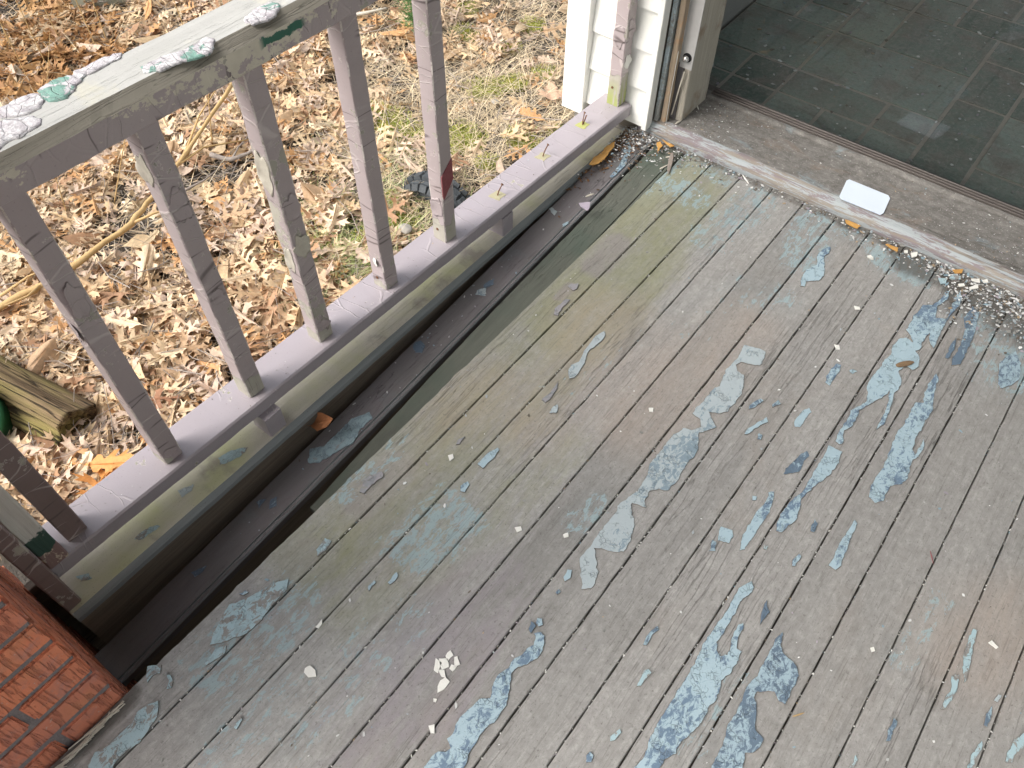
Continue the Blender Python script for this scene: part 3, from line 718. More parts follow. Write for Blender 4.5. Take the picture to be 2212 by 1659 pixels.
CH = .0667; mj = .0110
k0 = -int(.75/CH)-1
for k_ in range(k0, 15):
    z0 = k_*CH-.010; z1 = z0+CH-mj; odd = k_ % 2
    # +X face stretchers running along Y, +Y face headers/stretchers running along X
    yy_ = PY; L = [.195, .095, .083] if odd else [.095, .195, .083]
    for i, l in enumerate(L):
        br = brick((PX-.092+rnd.uniform(-.001, .001), yy_-l, z0), (PX+rnd.uniform(-.0015, .0015), yy_, z1)); yy_ -= l+mj*(1.5 if (k_ == 1 and i == 0) else 1)
    xx_ = PX-.092-mj; L = [.195, .078] if odd else [.095, .178]
    for l in L:
        brick((xx_-l, PY-.092, z0), (xx_, PY+rnd.uniform(-.0015, .001), z1)); xx_ -= l+mj
if 0: box('mortar_bead', (-.99, PY-.002, -.015), (-.90, PY+.004, -.006), M['mortar'], pier, amp=.004, n=30)

box('pier_cap', (-1.15, -.50, 1.0215), (-.70, -.04, 1.06), M['concrete'], pier, amp=.0)
box('shading_column', (-1.08, -.42, 1.0615), (-.80, -.13, 2.615), M['siding'], pier, amp=.0)  # column out of view, added to shade the posts beside the pier

# ------------------------------------------------------------------ house wall
house = thing('house_wall', 'white clapboard house corner with corner board next to the railing', 'house wall', (-1., 1.78, -.75))
WY = 1.740
box('corner_board', (-1.1430, WY-.018, -.012), (-1.0710, WY+.03, 2.60), M['siding'], house, ch=.002)
box('corner_return', (-1.1440, WY+.0305, -.012), (-1.1260, WY+.09, 2.60), M['siding'], house)
n_l = 0; z = .0185
while z < 2.55:
    zt = z+.1075
    vs = [(-1.0705, WY-.002, z), (-.8800, WY-.002, z), (-.8800, WY+.010, zt), (-1.0705, WY+.010, zt), (-1.0705, WY+.012, z), (-.8800, WY+.012, z), (-.88, WY+.016, zt), (-1.0705, WY+.016, zt)]
    fs = [(0, 1, 2, 3), (0, 4, 5, 1), (4, 7, 6, 5), (1, 5, 6, 2), (0, 3, 7, 4), (3, 2, 6, 7)]
    mesh_obj('clapboard', vs, fs, M['siding'], house); z = zt
box('trim_channel', (-.8795, WY-.012, .018), (-.8640, WY+.02, 2.60), M['siding'], house)
box('wall_sheathing', (-1.125, WY+.018, -.02), (-.866, WY+.10, 2.60), M['plain_wood'], house, amp=0)
box('foundation', (-1.12, WY+.02, -.80), (2.2, WY+.12, -.03), M['concrete'], house, amp=0)
box('side_wall', (-1.125, WY+.105, -.02), (-1.04, 4.9, 2.60), M['siding'], house, amp=0)
box('side_foundation', (-1.12, WY+.125, -.80), (-1.04, 4.9, -.03), M['concrete'], house, amp=0)
box('wall_header', (-.86, WY-.004, 2.12), (2.2, WY+.10, 2.60), M['siding'], house, amp=0)
box('right_wall', (1.4, WY-.004, -.02), (3.2, WY+.10, 2.115), M['siding'], house, amp=0)
# dirty gap below the siding
# ------------------------------------------------------------------ door, sill, glass
door = thing('glass_door', 'old glazed porch door frame with weathered jamb and dusty pane', 'door', (.2, 1.85, .0))
# threshold: nosed sill, profile in (y,z)
prof = [(1.7495, -.02), (1.7490, .012), (1.752, .021), (1.760, .029), (1.775, .034), (1.81, .0355), (1.90, .036), (1.948, .0362), (1.953, .043), (1.962, .043), (1.966, .037), (1.985, .037), (1.985, -.02)]
vs, fs = [], []; nxs = 120
for i in range(nxs+1):
    x = -.9+2.3*i/nxs
    for j, (y, z) in enumerate(prof):
        e = .0012*nz((x*30, j*2, 0))+.001*nz((x*8, j, 5)); vs.append((x, y+(e if j < 6 else 0), z+e*.6))
npf = len(prof)
for i in range(nxs):
    for j in range(npf-1): fs.append((i*npf+j, (i+1)*npf+j, (i+1)*npf+j+1, i*npf+j+1))
fs.append(tuple(range(npf))); fs.append(tuple(nxs*npf+j for j in range(npf-1, -1, -1)))
th_ = mesh_obj('threshold', vs, fs, M['threshold'], door)
for a, b in ((1.968, 1.971), (1.979, 1.982), (1.990, 1.994)):
    box('track_rib', (-.796, a, .0375), (1.38, b, .046), M['alu_track'], door, amp=0)
box('track_base', (-.97, 1.9855, .01), (1.38, 2.012, .0372), M['alu_track'], door, amp=0)
# the pane, out of square with the porch by about a degree
def pane_y(x): return 2.002+(x+.2)*-.019
vs = [(-.975, pane_y(-.975), .038), (1.38, pane_y(1.38), .038), (1.38, pane_y(1.38), 2.08), (-.975, pane_y(-.975), 2.08)]
mesh_obj('glass_pane', vs, [(0, 1, 2, 3)], M['glass'], door)
# jamb pieces
box('blue_trim', (-.8625, 1.764, .036), (-.8505, 1.790, 2.1), M['blue_trim'], door, amp=.0012, n=80)
box('dark_rebate', (-.8500, 1.786, .0365), (-.8440, 1.795, 2.1), M['dark_hole'], door, amp=0)
bar('brown_board', (-.8380, 1.782, .036), (-.8420, 1.782, 2.1), .0150, .022, M['brown_wood'], door, ch=.002, n=90, amp=.0018, up=(0, 1, 0))
cp_ = box('catch_plate', (-.8310, 1.7975, .192), (-.7950, 1.8000, 2.1), M['galvanised'], door, ch=.0006, amp=.0)
box('plate_flange', (-.8328, 1.7900, .205), (-.8312, 1.8000, 2.1), M['galvanised'], door, ch=.0004, amp=.0)
bar('weathered_jamb', (-.8085, 1.872, .034), (-.8085, 1.872, 2.1), .0210, .138, M['jamb_wood'], door, ch=.003, n=110, amp=.0028, up=(0, 1, 0))
box('jamb_backing', (-.8620, 1.803, .034), (-.8195, 1.94, 2.1), M['sunk'], door, amp=0)
v_, f_ = tube([(-.8125, 1.7974, .2230), (-.8125, 1.7966, .2230)], .0125, 24); mesh_obj('catch_hole', v_, f_, M['dark_hole'], cp_)
bm = bmesh.new(); bmesh.ops.create_uvsphere(bm, u_segments=20, v_segments=14, radius=.0088)
me = bpy.data.meshes.new('catch_ball'); bm.to_mesh(me); bm.free(); me.materials.append(M['ball_steel']); me.shade_smooth()
o = bpy.data.objects.new('catch_ball', me); link(o, cp_); o.location = Vector((-.8138, 1.792, .2215))
bar('loose_lath', (-.8255, 1.7935, .052), (-.8120, 1.7935, .185), .0035, .003, M['splinter'], door, n=10, amp=.0006, ch=.0006, up=(0, 1, 0))
v_, f_ = tube([(-.8235, 1.764, .036), (-.8245, 1.762, .13), (-.8255, 1.765, .25)], .0006, 5); mesh_obj('dangling_wire', v_, f_, M['chip_white'], door)

# ------------------------------------------------------------------ interior
room = thing('interior_room', None, None, kind='structure')
box('inner_side_wall', (-1.038, 2.03, -.1), (-.98, 4.79, 2.6), M['interior_plaster'], room, amp=0)
for nm, lo, hi in (('inner_back_wall', (-1.03, 4.8, -.1), (2.1, 4.86, .35)), ('inner_back_wall', (-1.03, 4.8, 2.4), (2.1, 4.86, 2.6)), ('added_window_post', (.5, 4.8, .355), (.6, 4.86, 2.395)),
                   ('inner_right_wall', (2.1, 1.95, -.1), (2.16, 4.86, .35)), ('inner_right_wall', (2.1, 1.95, 2.4), (2.16, 4.86, 2.6)), ('added_window_post', (2.1, 3.3, .355), (2.16, 3.4, 2.395))):
    box(nm, lo, hi, M['interior_plaster'], room, amp=0)  # gaps between these wall strips are unseen windows added to brighten the tiles
box('inner_ceiling', (-1.1, 1.85, 2.605), (2.2, 4.9, 2.66), M['soffit_white'], room, amp=0)
tiles = thing('slate_floor', None, None, kind='structure')
box('grout_bed', (-.97, 2.013, -.06), (2.09, 4.79, -.0028), M['grout'], tiles, amp=0)
GX = [-.970, -.822, -.6755, -.5265, -.387, -.243, -.0945, .052, .197, .343, .490, .636, .782, .93, 1.08, 1.23, 1.38]
GY = [2.020, 2.161, 2.306, 2.451, 2.582, 2.705, 2.85, 2.995, 3.14, 3.285, 3.43, 3.58, 3.73, 3.9]
used = set()
spec = {(2, 1): (2, 1), (4, 0): (1, 2), (4, 2): (1, 2), (2, 2): (2, 2), (4, 1): (1, 1), (4, 3): (1, 1)}
spec = {(3, 1): (1, 1), (2, 1): (2, 1), (2, 2): (3, 2), (5, 0): (1, 3), (5, 3): (1, 2), (3, 4): (2, 2), (6, 0): (2, 1), (6, 1): (1, 2), (2, 4): (1, 2), (4, 6): (2, 1), (0, 2): (2, 2), (7, 1): (2, 2), (8, 4): (2, 1), (9, 0): (1, 2), (1, 5): (1, 2), (6, 5): (2, 2)}
for j in range(len(GY)-1):
    for i in range(len(GX)-1):
        if (i, j) in used: continue
        w, h = spec.get((i, j), (1, 1)) if (i, j) in spec else ((2, 1) if rnd.random() < .18 and i > 5 else (1, 1))
        w = min(w, len(GX)-1-i); h = min(h, len(GY)-1-j)
        if any((i+a, j+b) in used for a in range(w) for b in range(h)): w = h = 1
        for a in range(w):
            for b in range(h): used.add((i+a, j+b))
        g = .0058
        zt = rnd.uniform(-.0015, .0012)
        box('slate_tile', (GX[i]+g, GY[j]+g, -.012), (GX[i+w]-g, GY[j+h]-g, zt), M['slate'], tiles, ch=.0015, amp=.0006, n=6)

# ------------------------------------------------------------------ porch roof (above the view)
roof = thing('porch_roof', 'porch roof above the deck', 'roof', (0, 0, 2.6))
box('soffit', (-.85, -1.3, 2.62), (3.4, 1.735, 2.70), M['soffit_white'], roof, amp=0)
box('far_porch_wall', (2.6, -1.3, -.7), (2.7, 1.73, 2.615), M['siding'], house, amp=0)
# ------------------------------------------------------------------ paint film left on the deck
def cr(c, r, pts): return [(737.33*c+x/3., 553.*r+y/3.) for x, y in pts]
films = [
 ('film_blue', cr(2, 1, [(870, 0), (905, -40), (960, -60), (950, -20), (915, 0), (920, 80), (915, 130), (880, 160), (800, 165), (790, 200), (765, 195), (770, 145), (800, 90), (870, 60)])),
 ('film_grey', cr(2, 1, [(400, 580), (440, 590), (500, 605), (540, 620), (530, 660), (500, 710), (440, 700), (380, 690), (345, 705), (350, 750), (395, 770), (390, 850), (375, 900), (330, 960), (290, 1010), (240, 1020), (170, 1010), (185, 1050), (215, 1110), (170, 1130), (110, 1140), (100, 1170), (100, 1250), (70, 1300), (30, 1340), (-30, 1450), (-100, 1520), (-150, 1510), (-212, 1520), (-232, 1560), (-252, 1590), (-237, 1630), (-270, 1620), (-330, 1600), (-330, 1680), (-312, 1700), (-320, 1770), (-342, 1850), (-382, 1919), (-452, 1919), (-512, 1899), (-572, 1899), (-562, 1959), (-562, 2019), (-547, 2049), (-572, 2119), (-592, 2149), (-632, 2159), (-652, 2154), (-657, 2079), (-667, 2009), (-662, 1959), (-622, 1909), (-592, 1869), (-532, 1779), (-492, 1729), (-430, 1659), (-422, 1620), (-342, 1560), (-282, 1510), (-242, 1440), (-212, 1350), (-132, 1250), (-60, 1160), (0, 1120), (60, 1130), (90, 1120), (120, 1110), (110, 1060), (60, 1020), (90, 980), (130, 950), (190, 870), (240, 840), (255, 800), (280, 740), (330, 690), (370, 640), (380, 600)])),
 ('film_blue', cr(2, 1, [(1700, 230), (1730, 230), (1715, 280), (1660, 320), (1640, 360), (1640, 400), (1700, 410), (1720, 395), (1740, 330), (1770, 260), (1800, 230), (1810, 270), (1790, 330), (1740, 380), (1710, 420), (1680, 480), (1650, 540), (1620, 600), (1600, 560), (1600, 500), (1580, 520), (1550, 560), (1540, 600), (1510, 620), (1530, 650), (1530, 720), (1490, 740), (1440, 700), (1400, 750), (1420, 810), (1400, 860), (1370, 890), (1360, 950), (1330, 1020), (1300, 1090), (1255, 1120), (1270, 1080), (1300, 1030), (1330, 960), (1335, 900), (1340, 870), (1290, 920), (1230, 950), (1180, 980), (1140, 1000), (1130, 1060), (1090, 1110), (1045, 1130), (1040, 1200), (1020, 1225), (990, 1200), (1010, 1140), (1060, 1070), (1090, 1000), (1150, 970), (1190, 940), (1195, 850), (1220, 790), (1270, 740), (1300, 680), (1350, 640), (1360, 590), (1400, 540), (1450, 530), (1490, 560), (1480, 520), (1450, 480), (1490, 400), (1560, 320), (1620, 320), (1670, 280)])),
 ('film_blue', cr(2, 1, [(945, 1230), (1030, 1270), (1010, 1340), (960, 1410), (900, 1460), (860, 1490), (800, 1540), (770, 1580), (750, 1659), (725, 1719), (680, 1749), (640, 1789), (605, 1779), (610, 1739), (640, 1669), (700, 1590), (780, 1520), (830, 1440), (880, 1350), (920, 1290)])),
 ('film_blue', cr(2, 1, [(1640, 765), (1655, 790), (1635, 860), (1625, 930), (1610, 1010), (1570, 1070), (1540, 1130), (1500, 1190), (1490, 1250), (1500, 1300), (1540, 1230), (1560, 1190), (1565, 1230), (1530, 1300), (1490, 1320), (1470, 1370), (1460, 1440), (1420, 1480), (1340, 1490), (1320, 1530), (1300, 1590), (1240, 1595), (1205, 1560), (1215, 1500), (1260, 1420), (1300, 1370), (1330, 1290), (1360, 1210), (1400, 1130), (1440, 1080), (1480, 1000), (1510, 950), (1560, 950), (1565, 890), (1600, 820)])),
 ('film_blue', cr(2, 1, [(1000, 700), (1025, 710), (1010, 750), (980, 800), (950, 840), (925, 820), (930, 780), (960, 740)])),
 ('film_blue', cr(2, 1, [(1080, 740), (1105, 738), (1130, 750), (1105, 762), (1080, 755)])),
 ('film_blue', cr(2, 1, [(820, 985), (832, 1010), (800, 1050), (760, 1110), (718, 1108), (730, 1060), (780, 1000)])),
 ('film_slate', cr(2, 1, [(805, 1262), (818, 1290), (780, 1340), (750, 1400), (710, 1410), (655, 1410), (665, 1380), (720, 1330), (760, 1290)])),
 ('film_slate', cr(2, 1, [(505, 925), (520, 940), (470, 980), (430, 990), (430, 970), (460, 945)])),
 ('film_blue', cr(2, 1, [(545, 1050), (550, 1075), (480, 1110), (430, 1150), (400, 1155), (420, 1125), (470, 1090)])),
 ('film_slate', cr(2, 1, [(620, 935), (630, 960), (590, 980), (582, 965)])),
 ('film_slate', cr(2, 1, [(500, 1150), (520, 1165), (500, 1190), (480, 1185)])),
 ('film_blue', cr(2, 1, [(560, 1535), (595, 1530), (590, 1580), (560, 1659), (530, 1710), (510, 1739), (480, 1789), (440, 1839), (400, 1904), (370, 1909), (385, 1819), (430, 1739), (480, 1659), (535, 1600)])),
 ('film_blue', cr(2, 1, [(455, 1555), (478, 1560), (475, 1585), (450, 1580)])),
 ('film_slate', cr(2, 1, [(1880, 330), (1920, 380), (1890, 500), (1850, 600), (1800, 700), (1740, 710), (1750, 660), (1800, 580), (1830, 480), (1820, 400)])),
 ('film_slate', cr(2, 1, [(1770, 530), (1760, 600), (1720, 670), (1700, 660), (1730, 590)])),
 ('film_slate', cr(2, 1, [(2050, 700), (2100, 650), (2160, 620), (2190, 700), (2180, 800), (2130, 840), (2060, 860), (2040, 830)])),
 ('film_blue', cr(2, 2, [(250, 100), (320, 120), (330, 160), (300, 200), (230, 190), (235, 130)])),
 ('film_slate', cr(2, 2, [(190, 185), (215, 195), (210, 250), (170, 255)])),
 ('film_slate', cr(2, 2, [(860, 50), (875, 80), (850, 130), (830, 125), (835, 80)])),
 ('film_blue', cr(2, 2, [(1110, 55), (1130, 80), (1100, 140), (1070, 210), (1040, 290), (1020, 350), (985, 372), (945, 345), (975, 300), (1000, 240), (1040, 160), (1080, 110)])),
 ('film_blue', cr(2, 2, [(750, 275), (762, 290), (730, 350), (705, 350), (710, 310)])),
 ('film_cyan', cr(2, 2, [(530, 215), (555, 225), (540, 245), (520, 235)])),
 ('film_blue', cr(2, 2, [(440, 450), (460, 490), (430, 540), (380, 570), (340, 650), (300, 720), (250, 800), (220, 850), (215, 900), (240, 935), (290, 925), (310, 880), (320, 800), (350, 740), (390, 725), (395, 750), (360, 810), (350, 890), (375, 910), (360, 960), (310, 1040), (250, 1095), (240, 1150), (210, 1220), (160, 1280), (130, 1350), (90, 1400), (20, 1460), (-40, 1530), (-42, 1570), (-122, 1600), (-152, 1659), (-190, 1730), (-380, 1730), (-312, 1659), (-252, 1590), (-222, 1520), (-192, 1420), (-132, 1320), (-82, 1240), (0, 1110), (60, 1010), (90, 940), (130, 870), (180, 790), (230, 710), (280, 650), (320, 570), (370, 490)])),
 ('film_slate', cr(2, 2, [(640, 775), (650, 800), (630, 860), (650, 920), (700, 960), (740, 1010), (748, 1060), (720, 1120), (690, 1200), (660, 1243), (620, 1220), (600, 1170), (540, 1160), (480, 1170), (460, 1200), (480, 1280), (470, 1350), (470, 1420), (520, 1470), (500, 1530), (450, 1565), (400, 1570), (380, 1720), (150, 1720), (220, 1580), (280, 1450), (290, 1390), (340, 1310), (380, 1220), (420, 1130), (480, 1060), (540, 960), (560, 900), (600, 830)])),
 ('film_cyan', cr(2, 2, [(1880, 755), (1915, 770), (1880, 860), (1860, 980), (1840, 1070), (1820, 1105), (1815, 1010), (1820, 920), (1850, 830)])),
 ('film_cyan', cr(2, 2, [(1740, 1060), (1785, 1060), (1780, 1140), (1740, 1220), (1690, 1280), (1670, 1270), (1700, 1210), (1740, 1150)])),
 ('film_slate', cr(2, 2, [(1370, 1340), (1395, 1360), (1370, 1410), (1340, 1480), (1315, 1480), (1330, 1420)])),
 ('film_grey', cr(2, 2, [(2040, 1180), (2060, 1190), (2040, 1235), (2015, 1220)])),
 ('film_slate', cr(2, 2, [(2000, 1260), (2000, 1320), (1970, 1390), (1950, 1380), (1965, 1310)])),
 ('film_cyan', cr(2, 2, [(1935, 1480), (1945, 1510), (1900, 1590), (1870, 1659), (1840, 1659), (1880, 1560)])),
 ('film_cyan', cr(2, 2, [(2212, 1430), (2240, 1500), (2160, 1560), (2130, 1630), (2090, 1620), (2110, 1550), (2150, 1480)])),
 ('film_cyan', cr(2, 2, [(1125, 1580), (1135, 1610), (1100, 1659), (1085, 1650)])),
 ('film_slate', cr(2, 2, [(545, 570), (550, 620), (565, 650), (520, 700), (500, 730), (510, 640), (530, 600)])),
 ('film_blue', cr(1, 2, [(1270, 685), (1300, 690), (1310, 730), (1280, 740), (1260, 720)])),
 ('film_blue', cr(1, 2, [(1250, 785), (1290, 780), (1315, 810), (1310, 900), (1270, 950), (1200, 985), (1150, 1000), (1100, 1050), (1090, 1120), (1080, 1200), (1060, 1270), (1010, 1340), (930, 1400), (880, 1480), (830, 1570), (770, 1720), (500, 1720), (590, 1580), (630, 1555), (680, 1560), (710, 1530), (700, 1500), (690, 1470), (730, 1440), (740, 1370), (790, 1310), (870, 1240), (900, 1210), (960, 1210), (980, 1140), (1010, 1060), (1080, 1010), (1110, 960), (1160, 930), (1200, 890), (1240, 860), (1260, 820)])),
 ('film_slate', cr(1, 2, [(1235, 710), (1255, 740), (1225, 780), (1215, 760)])),
 ('film_blue', cr(1, 2, [(1465, 375), (1497, 380), (1480, 430), (1445, 450), (1445, 420)])),
 ('film_slate', cr(1, 2, [(1410, 505), (1422, 520), (1400, 535), (1390, 520)])),
 ('film_blue', cr(1, 2, [(360, 395), (370, 420), (320, 470), (305, 460), (330, 420)])),
 ('film_blue', cr(1, 2, [(210, 445), (222, 460), (180, 510), (168, 495)])),
 ('film_cyan', cr(1, 2, [(1990, 1020), (2000, 1040), (1970, 1090), (1940, 1130), (1912, 1125), (1935, 1080), (1960, 1030)])),
 ('film_slate', cr(1, 2, [(2050, 745), (2057, 765), (2010, 800), (1980, 870), (1952, 860), (1975, 810), (2010, 770)])),
 ('film_cyan', cr(1, 2, [(1800, 1405), (1810, 1430), (1770, 1480), (1740, 1490), (1745, 1460)])),
 ('film_blue', cr(1, 2, [(1610, 1550), (1630, 1575), (1615, 1620), (1585, 1620), (1590, 1580)])),
 ('film_grey', cr(1, 1, [(1700, 485), (1712, 510), (1690, 550), (1640, 590), (1600, 620), (1575, 700), (1550, 740), (1510, 790), (1475, 795), (1470, 740), (1490, 710), (1540, 690), (1570, 620), (1620, 560), (1650, 520)])),
 ('film_lilac', cr(1, 1, [(1400, 820), (1400, 860), (1360, 920), (1320, 955), (1300, 930), (1350, 890)])),
 ('film_grey', cr(1, 1, [(1400, 965), (1405, 1000), (1390, 1020), (1350, 1015), (1370, 980)])),
 ('film_blue', cr(1, 1, [(1010, 1245), (1022, 1260), (990, 1310), (950, 1340), (920, 1380), (885, 1350), (910, 1320), (960, 1270)])),
 ('film_blue', cr(1, 1, [(820, 1460), (828, 1480), (800, 1530), (770, 1525), (775, 1490)])),
 ('film_lilac', cr(1, 1, [(1490, 185), (1535, 180), (1530, 210), (1500, 225), (1470, 200)])),
 ('film_lilac', cr(1, 1, [(1455, 280), (1478, 290), (1430, 340), (1400, 390), (1380, 380), (1385, 345)])),
 ('film_lilac', cr(1, 1, [(265, 1400), (270, 1430), (200, 1480), (150, 1540), (120, 1530), (150, 1450), (210, 1415)])),
 ('film_lilac', cr(1, 1, [(800, 1170), (790, 1190), (765, 1225), (745, 1220), (760, 1190)])),
 ('film_cyan', cr(0, 2, [(1870, 440), (1860, 500), (1750, 620), (1700, 700), (1600, 790), (1450, 840), (1360, 860), (1400, 760), (1440, 680), (1490, 600), (1540, 590), (1600, 560), (1680, 520), (1760, 470)])),
 ('film_cyan', cr(0, 2, [(1470, 870), (1460, 920), (1400, 960), (1330, 1000), (1320, 990), (1370, 930), (1400, 880)])),
 ('film_cyan', cr(0, 2, [(960, 1250), (1030, 1230), (1020, 1330), (960, 1420), (900, 1500), (800, 1570), (740, 1640), (720, 1700), (540, 1700), (620, 1560), (700, 1520), (780, 1440), (860, 1370), (900, 1290)])),
 ('film_cyan', cr(0, 2, [(1050, 990), (1040, 1040), (990, 1060), (960, 1100), (950, 1060), (955, 1000)])),
 ('film_cyan', cr(0, 2, [(1075, 1045), (1110, 1060), (1125, 1100), (1110, 1140), (1085, 1145), (1100, 1100)])),
 ('film_cyan', cr(0, 2, [(1560, 1320), (1575, 1345), (1530, 1410), (1515, 1400)])),
 ('film_cyan', cr(0, 2, [(2110, 170), (2150, 190), (2110, 250), (2060, 290), (2050, 250)])),
 ('film_blue', cr(0, 2, [(1590, 510), (1610, 520), (1575, 540), (1550, 535)])),
]
for i, (m_, pts) in enumerate(films):
    big = len(pts) > 22
    poly = fray([(lambda q: (q.x, q.y))(on_z(u, v, .001)) for u, v in pts], .004, .0022 if not big else .0026, i*.37)
    # cut the film along the open joints between boards
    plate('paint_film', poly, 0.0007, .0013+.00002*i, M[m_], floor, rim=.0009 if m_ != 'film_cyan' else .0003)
# film patches on the sunken board and the beam
kz = lambda L: [(987.5+a*.19841, 274.3+b*.19841) for a, b in L]
for (mt, pts, zf) in (('film_blue', kz([(1720, 150), (1790, 120), (1850, 150), (1900, 230), (1880, 300), (1840, 400), (1760, 500), (1690, 550), (1660, 545), (1760, 430), (1820, 300), (1790, 210)]), 'b'),
                      ('film_grey', kz([(1000, 890), (1030, 880), (1090, 930), (1060, 970), (1020, 930)]), 'b'), ('film_blue', kz([(1150, 1060), (1210, 1030), (1215, 1060), (1150, 1090)]), 'b'),
                      ('film_shade', [(735, 1000+50), (700, 965), (760, 905), (800, 890), (805, 905), (780, 925), (765, 955), (730, 975), (690, 1000), (665, 1000), (670, 970)], 'b'),
                      ('film_slate', cr(1, 1, [(990, 150), (985, 190), (930, 210), (920, 190), (960, 160)]), 'b'), ('film_grey', cr(1, 1, [(940, 210), (930, 260), (870, 250), (880, 225)]), 'b'),
                      ('film_slate', cr(1, 1, [(475, 560), (520, 550), (545, 590), (520, 630), (480, 630), (465, 590)]), 'b'), ('film_slate', [(585, 1080), (600, 1072), (597, 1092), (583, 1100)], 'b'), ('film_slate', [(555, 1085), (575, 1078), (560, 1098)], 'b'),
                      ('film_slate', [(415, 1238), (445, 1222), (440, 1235), (420, 1248)], 'b'),
                      ('film_cyan', [(472, 990), (500, 972), (535, 968), (520, 985), (490, 1000), (475, 1004)], 'm'), ('film_grey', [(385, 1060), (420, 1045), (415, 1060), (392, 1074)], 'm'), ('film_cyan', [(290, 1165), (300, 1152), (335, 1135), (345, 1138), (320, 1156), (300, 1168)], 'm'), ('film_cyan', [(165, 1245), (190, 1238), (200, 1250), (175, 1256)], 'm')):
    if zf == 'm': P = [on_z(u, v, -.0195) for u, v in pts]; f_ = lambda x, y: -.0198
    else:
        P = []
        for u, v in pts:
            zz = -.08
            for _ in range(6): q = on_z(u, v, zz); zz = sag0(q.y)
            P.append(q)
        f_ = lambda x, y: sag0(y)+.0006
    if tuple(pts[0]) == (735, 1050): P = P[1:]
    plate('paint_film', fray([(q.x, q.y) for q in P], .004, .003, len(pts)), 0, .0012, M[mt], floor, f_)

# ------------------------------------------------------------------ loose scraps
def scrapmesh(name, items, kind='stuff', label=None, cat=None):
    """items: (x,y,z,size,elong,rot,tilt,thick,col)"""
    vs, fs, cs = [], [], []
    for (x, y, z, s, el, ro, ti, th, col) in items:
        n = rnd.choice((4, 5, 5, 6)); o = len(vs); ca, sa = math.cos(ro), math.sin(ro); ph = rnd.random()*6
        for lay in (0, 1):
            for i in range(n):
                a = ph+2*PI*i/n; rr_ = s*(.7+.5*((i*37+int(x*9e3)) % 10)/10)
                px, py = math.cos(a)*rr_*el, math.sin(a)*rr_
                vs.append((x+px*ca-py*sa, y+px*sa+py*ca, z+(th if lay else 0)+px*ti)); cs.append((*col, 1))
        fs.append(tuple(o+n+i for i in range(n)))
        for i in range(n): fs.append((o+i, o+(i+1) % n, o+n+(i+1) % n, o+n+i))
    ob = mesh_obj(name, vs, fs, M['scrap']); setcol(ob.data, cs, 'col'); return tag(ob, label, cat, kind=kind)
pal = [((.70, .71, .71), 5), ((.55, .56, .56), 3), ((.36, .40, .43), 3), ((.24, .34, .40), 2), ((.34, .31, .35), 2), ((.36, .28, .19), .8), ((.14, .12, .10), 3), ((.26, .26, .25), 4)]
def pick(dark=0.):
    c = rnd.choices([p for p, _ in pal], [w*(1+dark*4 if sum(p) < .9 else 1) for p, w in pal])[0]; k_ = rnd.uniform(.85, 1.15); return tuple(min(.82, q*k_) for q in c)
items = []
def addchip(x, y, z, s, dark=0., col=None):
    items.append((x, y, z, s, rnd.uniform(.8, 2.4), rnd.random()*PI, rnd.uniform(-.15, .15), s*rnd.uniform(.15, .4), col or pick(dark)))
for _ in range(420): addchip(rnd.uniform(-.73, .75), rnd.uniform(-.2, 1.7), .0006, rnd.choice((.0008, .001, .0013, .0018, .0026)), 0)
for k_ in range(-4, 12):                       # crumbs lodged in the joints
    x = GAP0+PITCH*k_
    for _ in range(120): addchip(x+rnd.uniform(-.0012, .0012), rnd.uniform(-.2, 1.74), -.0018, rnd.choice((.0007, .0010, .0014)), .3, (.72, .72, .70) if rnd.random() < .45 else None)
for _ in range(900):                           # drift against the sill
    x = rnd.uniform(-.92, .75); d_ = abs(rnd.gauss(0, .022+.03*max(0, x+.35)))
    addchip(x, 1.745-d_, .0008+rnd.random()*.002, rnd.choice((.0009, .0013, .0018, .0025, .0035)), .5)
for _ in range(2100):                          # heap at the right hand end
    a = D(2090, 640).lerp(D(2260, 760), rnd.random()); 
    x = rnd.gauss(.12+.05, .13); y = 1.745-abs(rnd.gauss(0, .075))*(1 if x > 0 else .45)
    addchip(x, y, .0008+rnd.random()*.003, rnd.choice((.0008, .0012, .0016, .0022, .0034)), .3)
for _ in range(650):                           # dark leaf mould in the corner and along the beam
    y = 1.745-abs(rnd.gauss(0, .12)); x = -.925+abs(rnd.gauss(0, .018)) if rnd.random() < .7 else rnd.uniform(-.92, -.80); addchip(x, y, sag0(y)+.001+rnd.random()*.004, rnd.choice((.001, .002, .003)), 0, rnd.choice(((.09, .06, .04), (.16, .09, .05), (.05, .04, .035), (.24, .12, .05))))
for _ in range(500):                           # left corner
    x = -.93+abs(rnd.gauss(0, .11)); addchip(x, 1.745-abs(rnd.gauss(0, .07)), (.0008 if x > -.735 else sag0(1.7)+.012)+rnd.random()*.003, rnd.choice((.001, .0015, .002, .003)), .3)
for _ in range(750):                          # on the sill
    x = rnd.choice((rnd.uniform(-.78, 1.0), rnd.gauss(.12, .12), rnd.gauss(-.74, .05))); addchip(x, rnd.uniform(1.775, 1.955), .0362, rnd.choice((.0006, .0008, .001, .0013, .0018)), .5)
for _ in range(620): addchip(rnd.uniform(-.9, .9), rnd.uniform(2.03, 3.2), .002, rnd.choice((.0013, .002, .0035, .005)), 0)
for _ in range(70):
    y = rnd.uniform(.2, 1.7); addchip(rnd.uniform(-.915, -.85), y, sag0(y)+.001, rnd.choice((.0008, .0013, .002)), 0)
for _ in range(120):
    y = rnd.uniform(-.02, 1.7); addchip(RX(y)-rnd.uniform(.004, .085), y, .0735, rnd.choice((.0006, .0008, .0012)), .8)
scrapmesh('paint_crumbs', items, label='litter of tiny paint crumbs and grit over the deck', cat='debris')

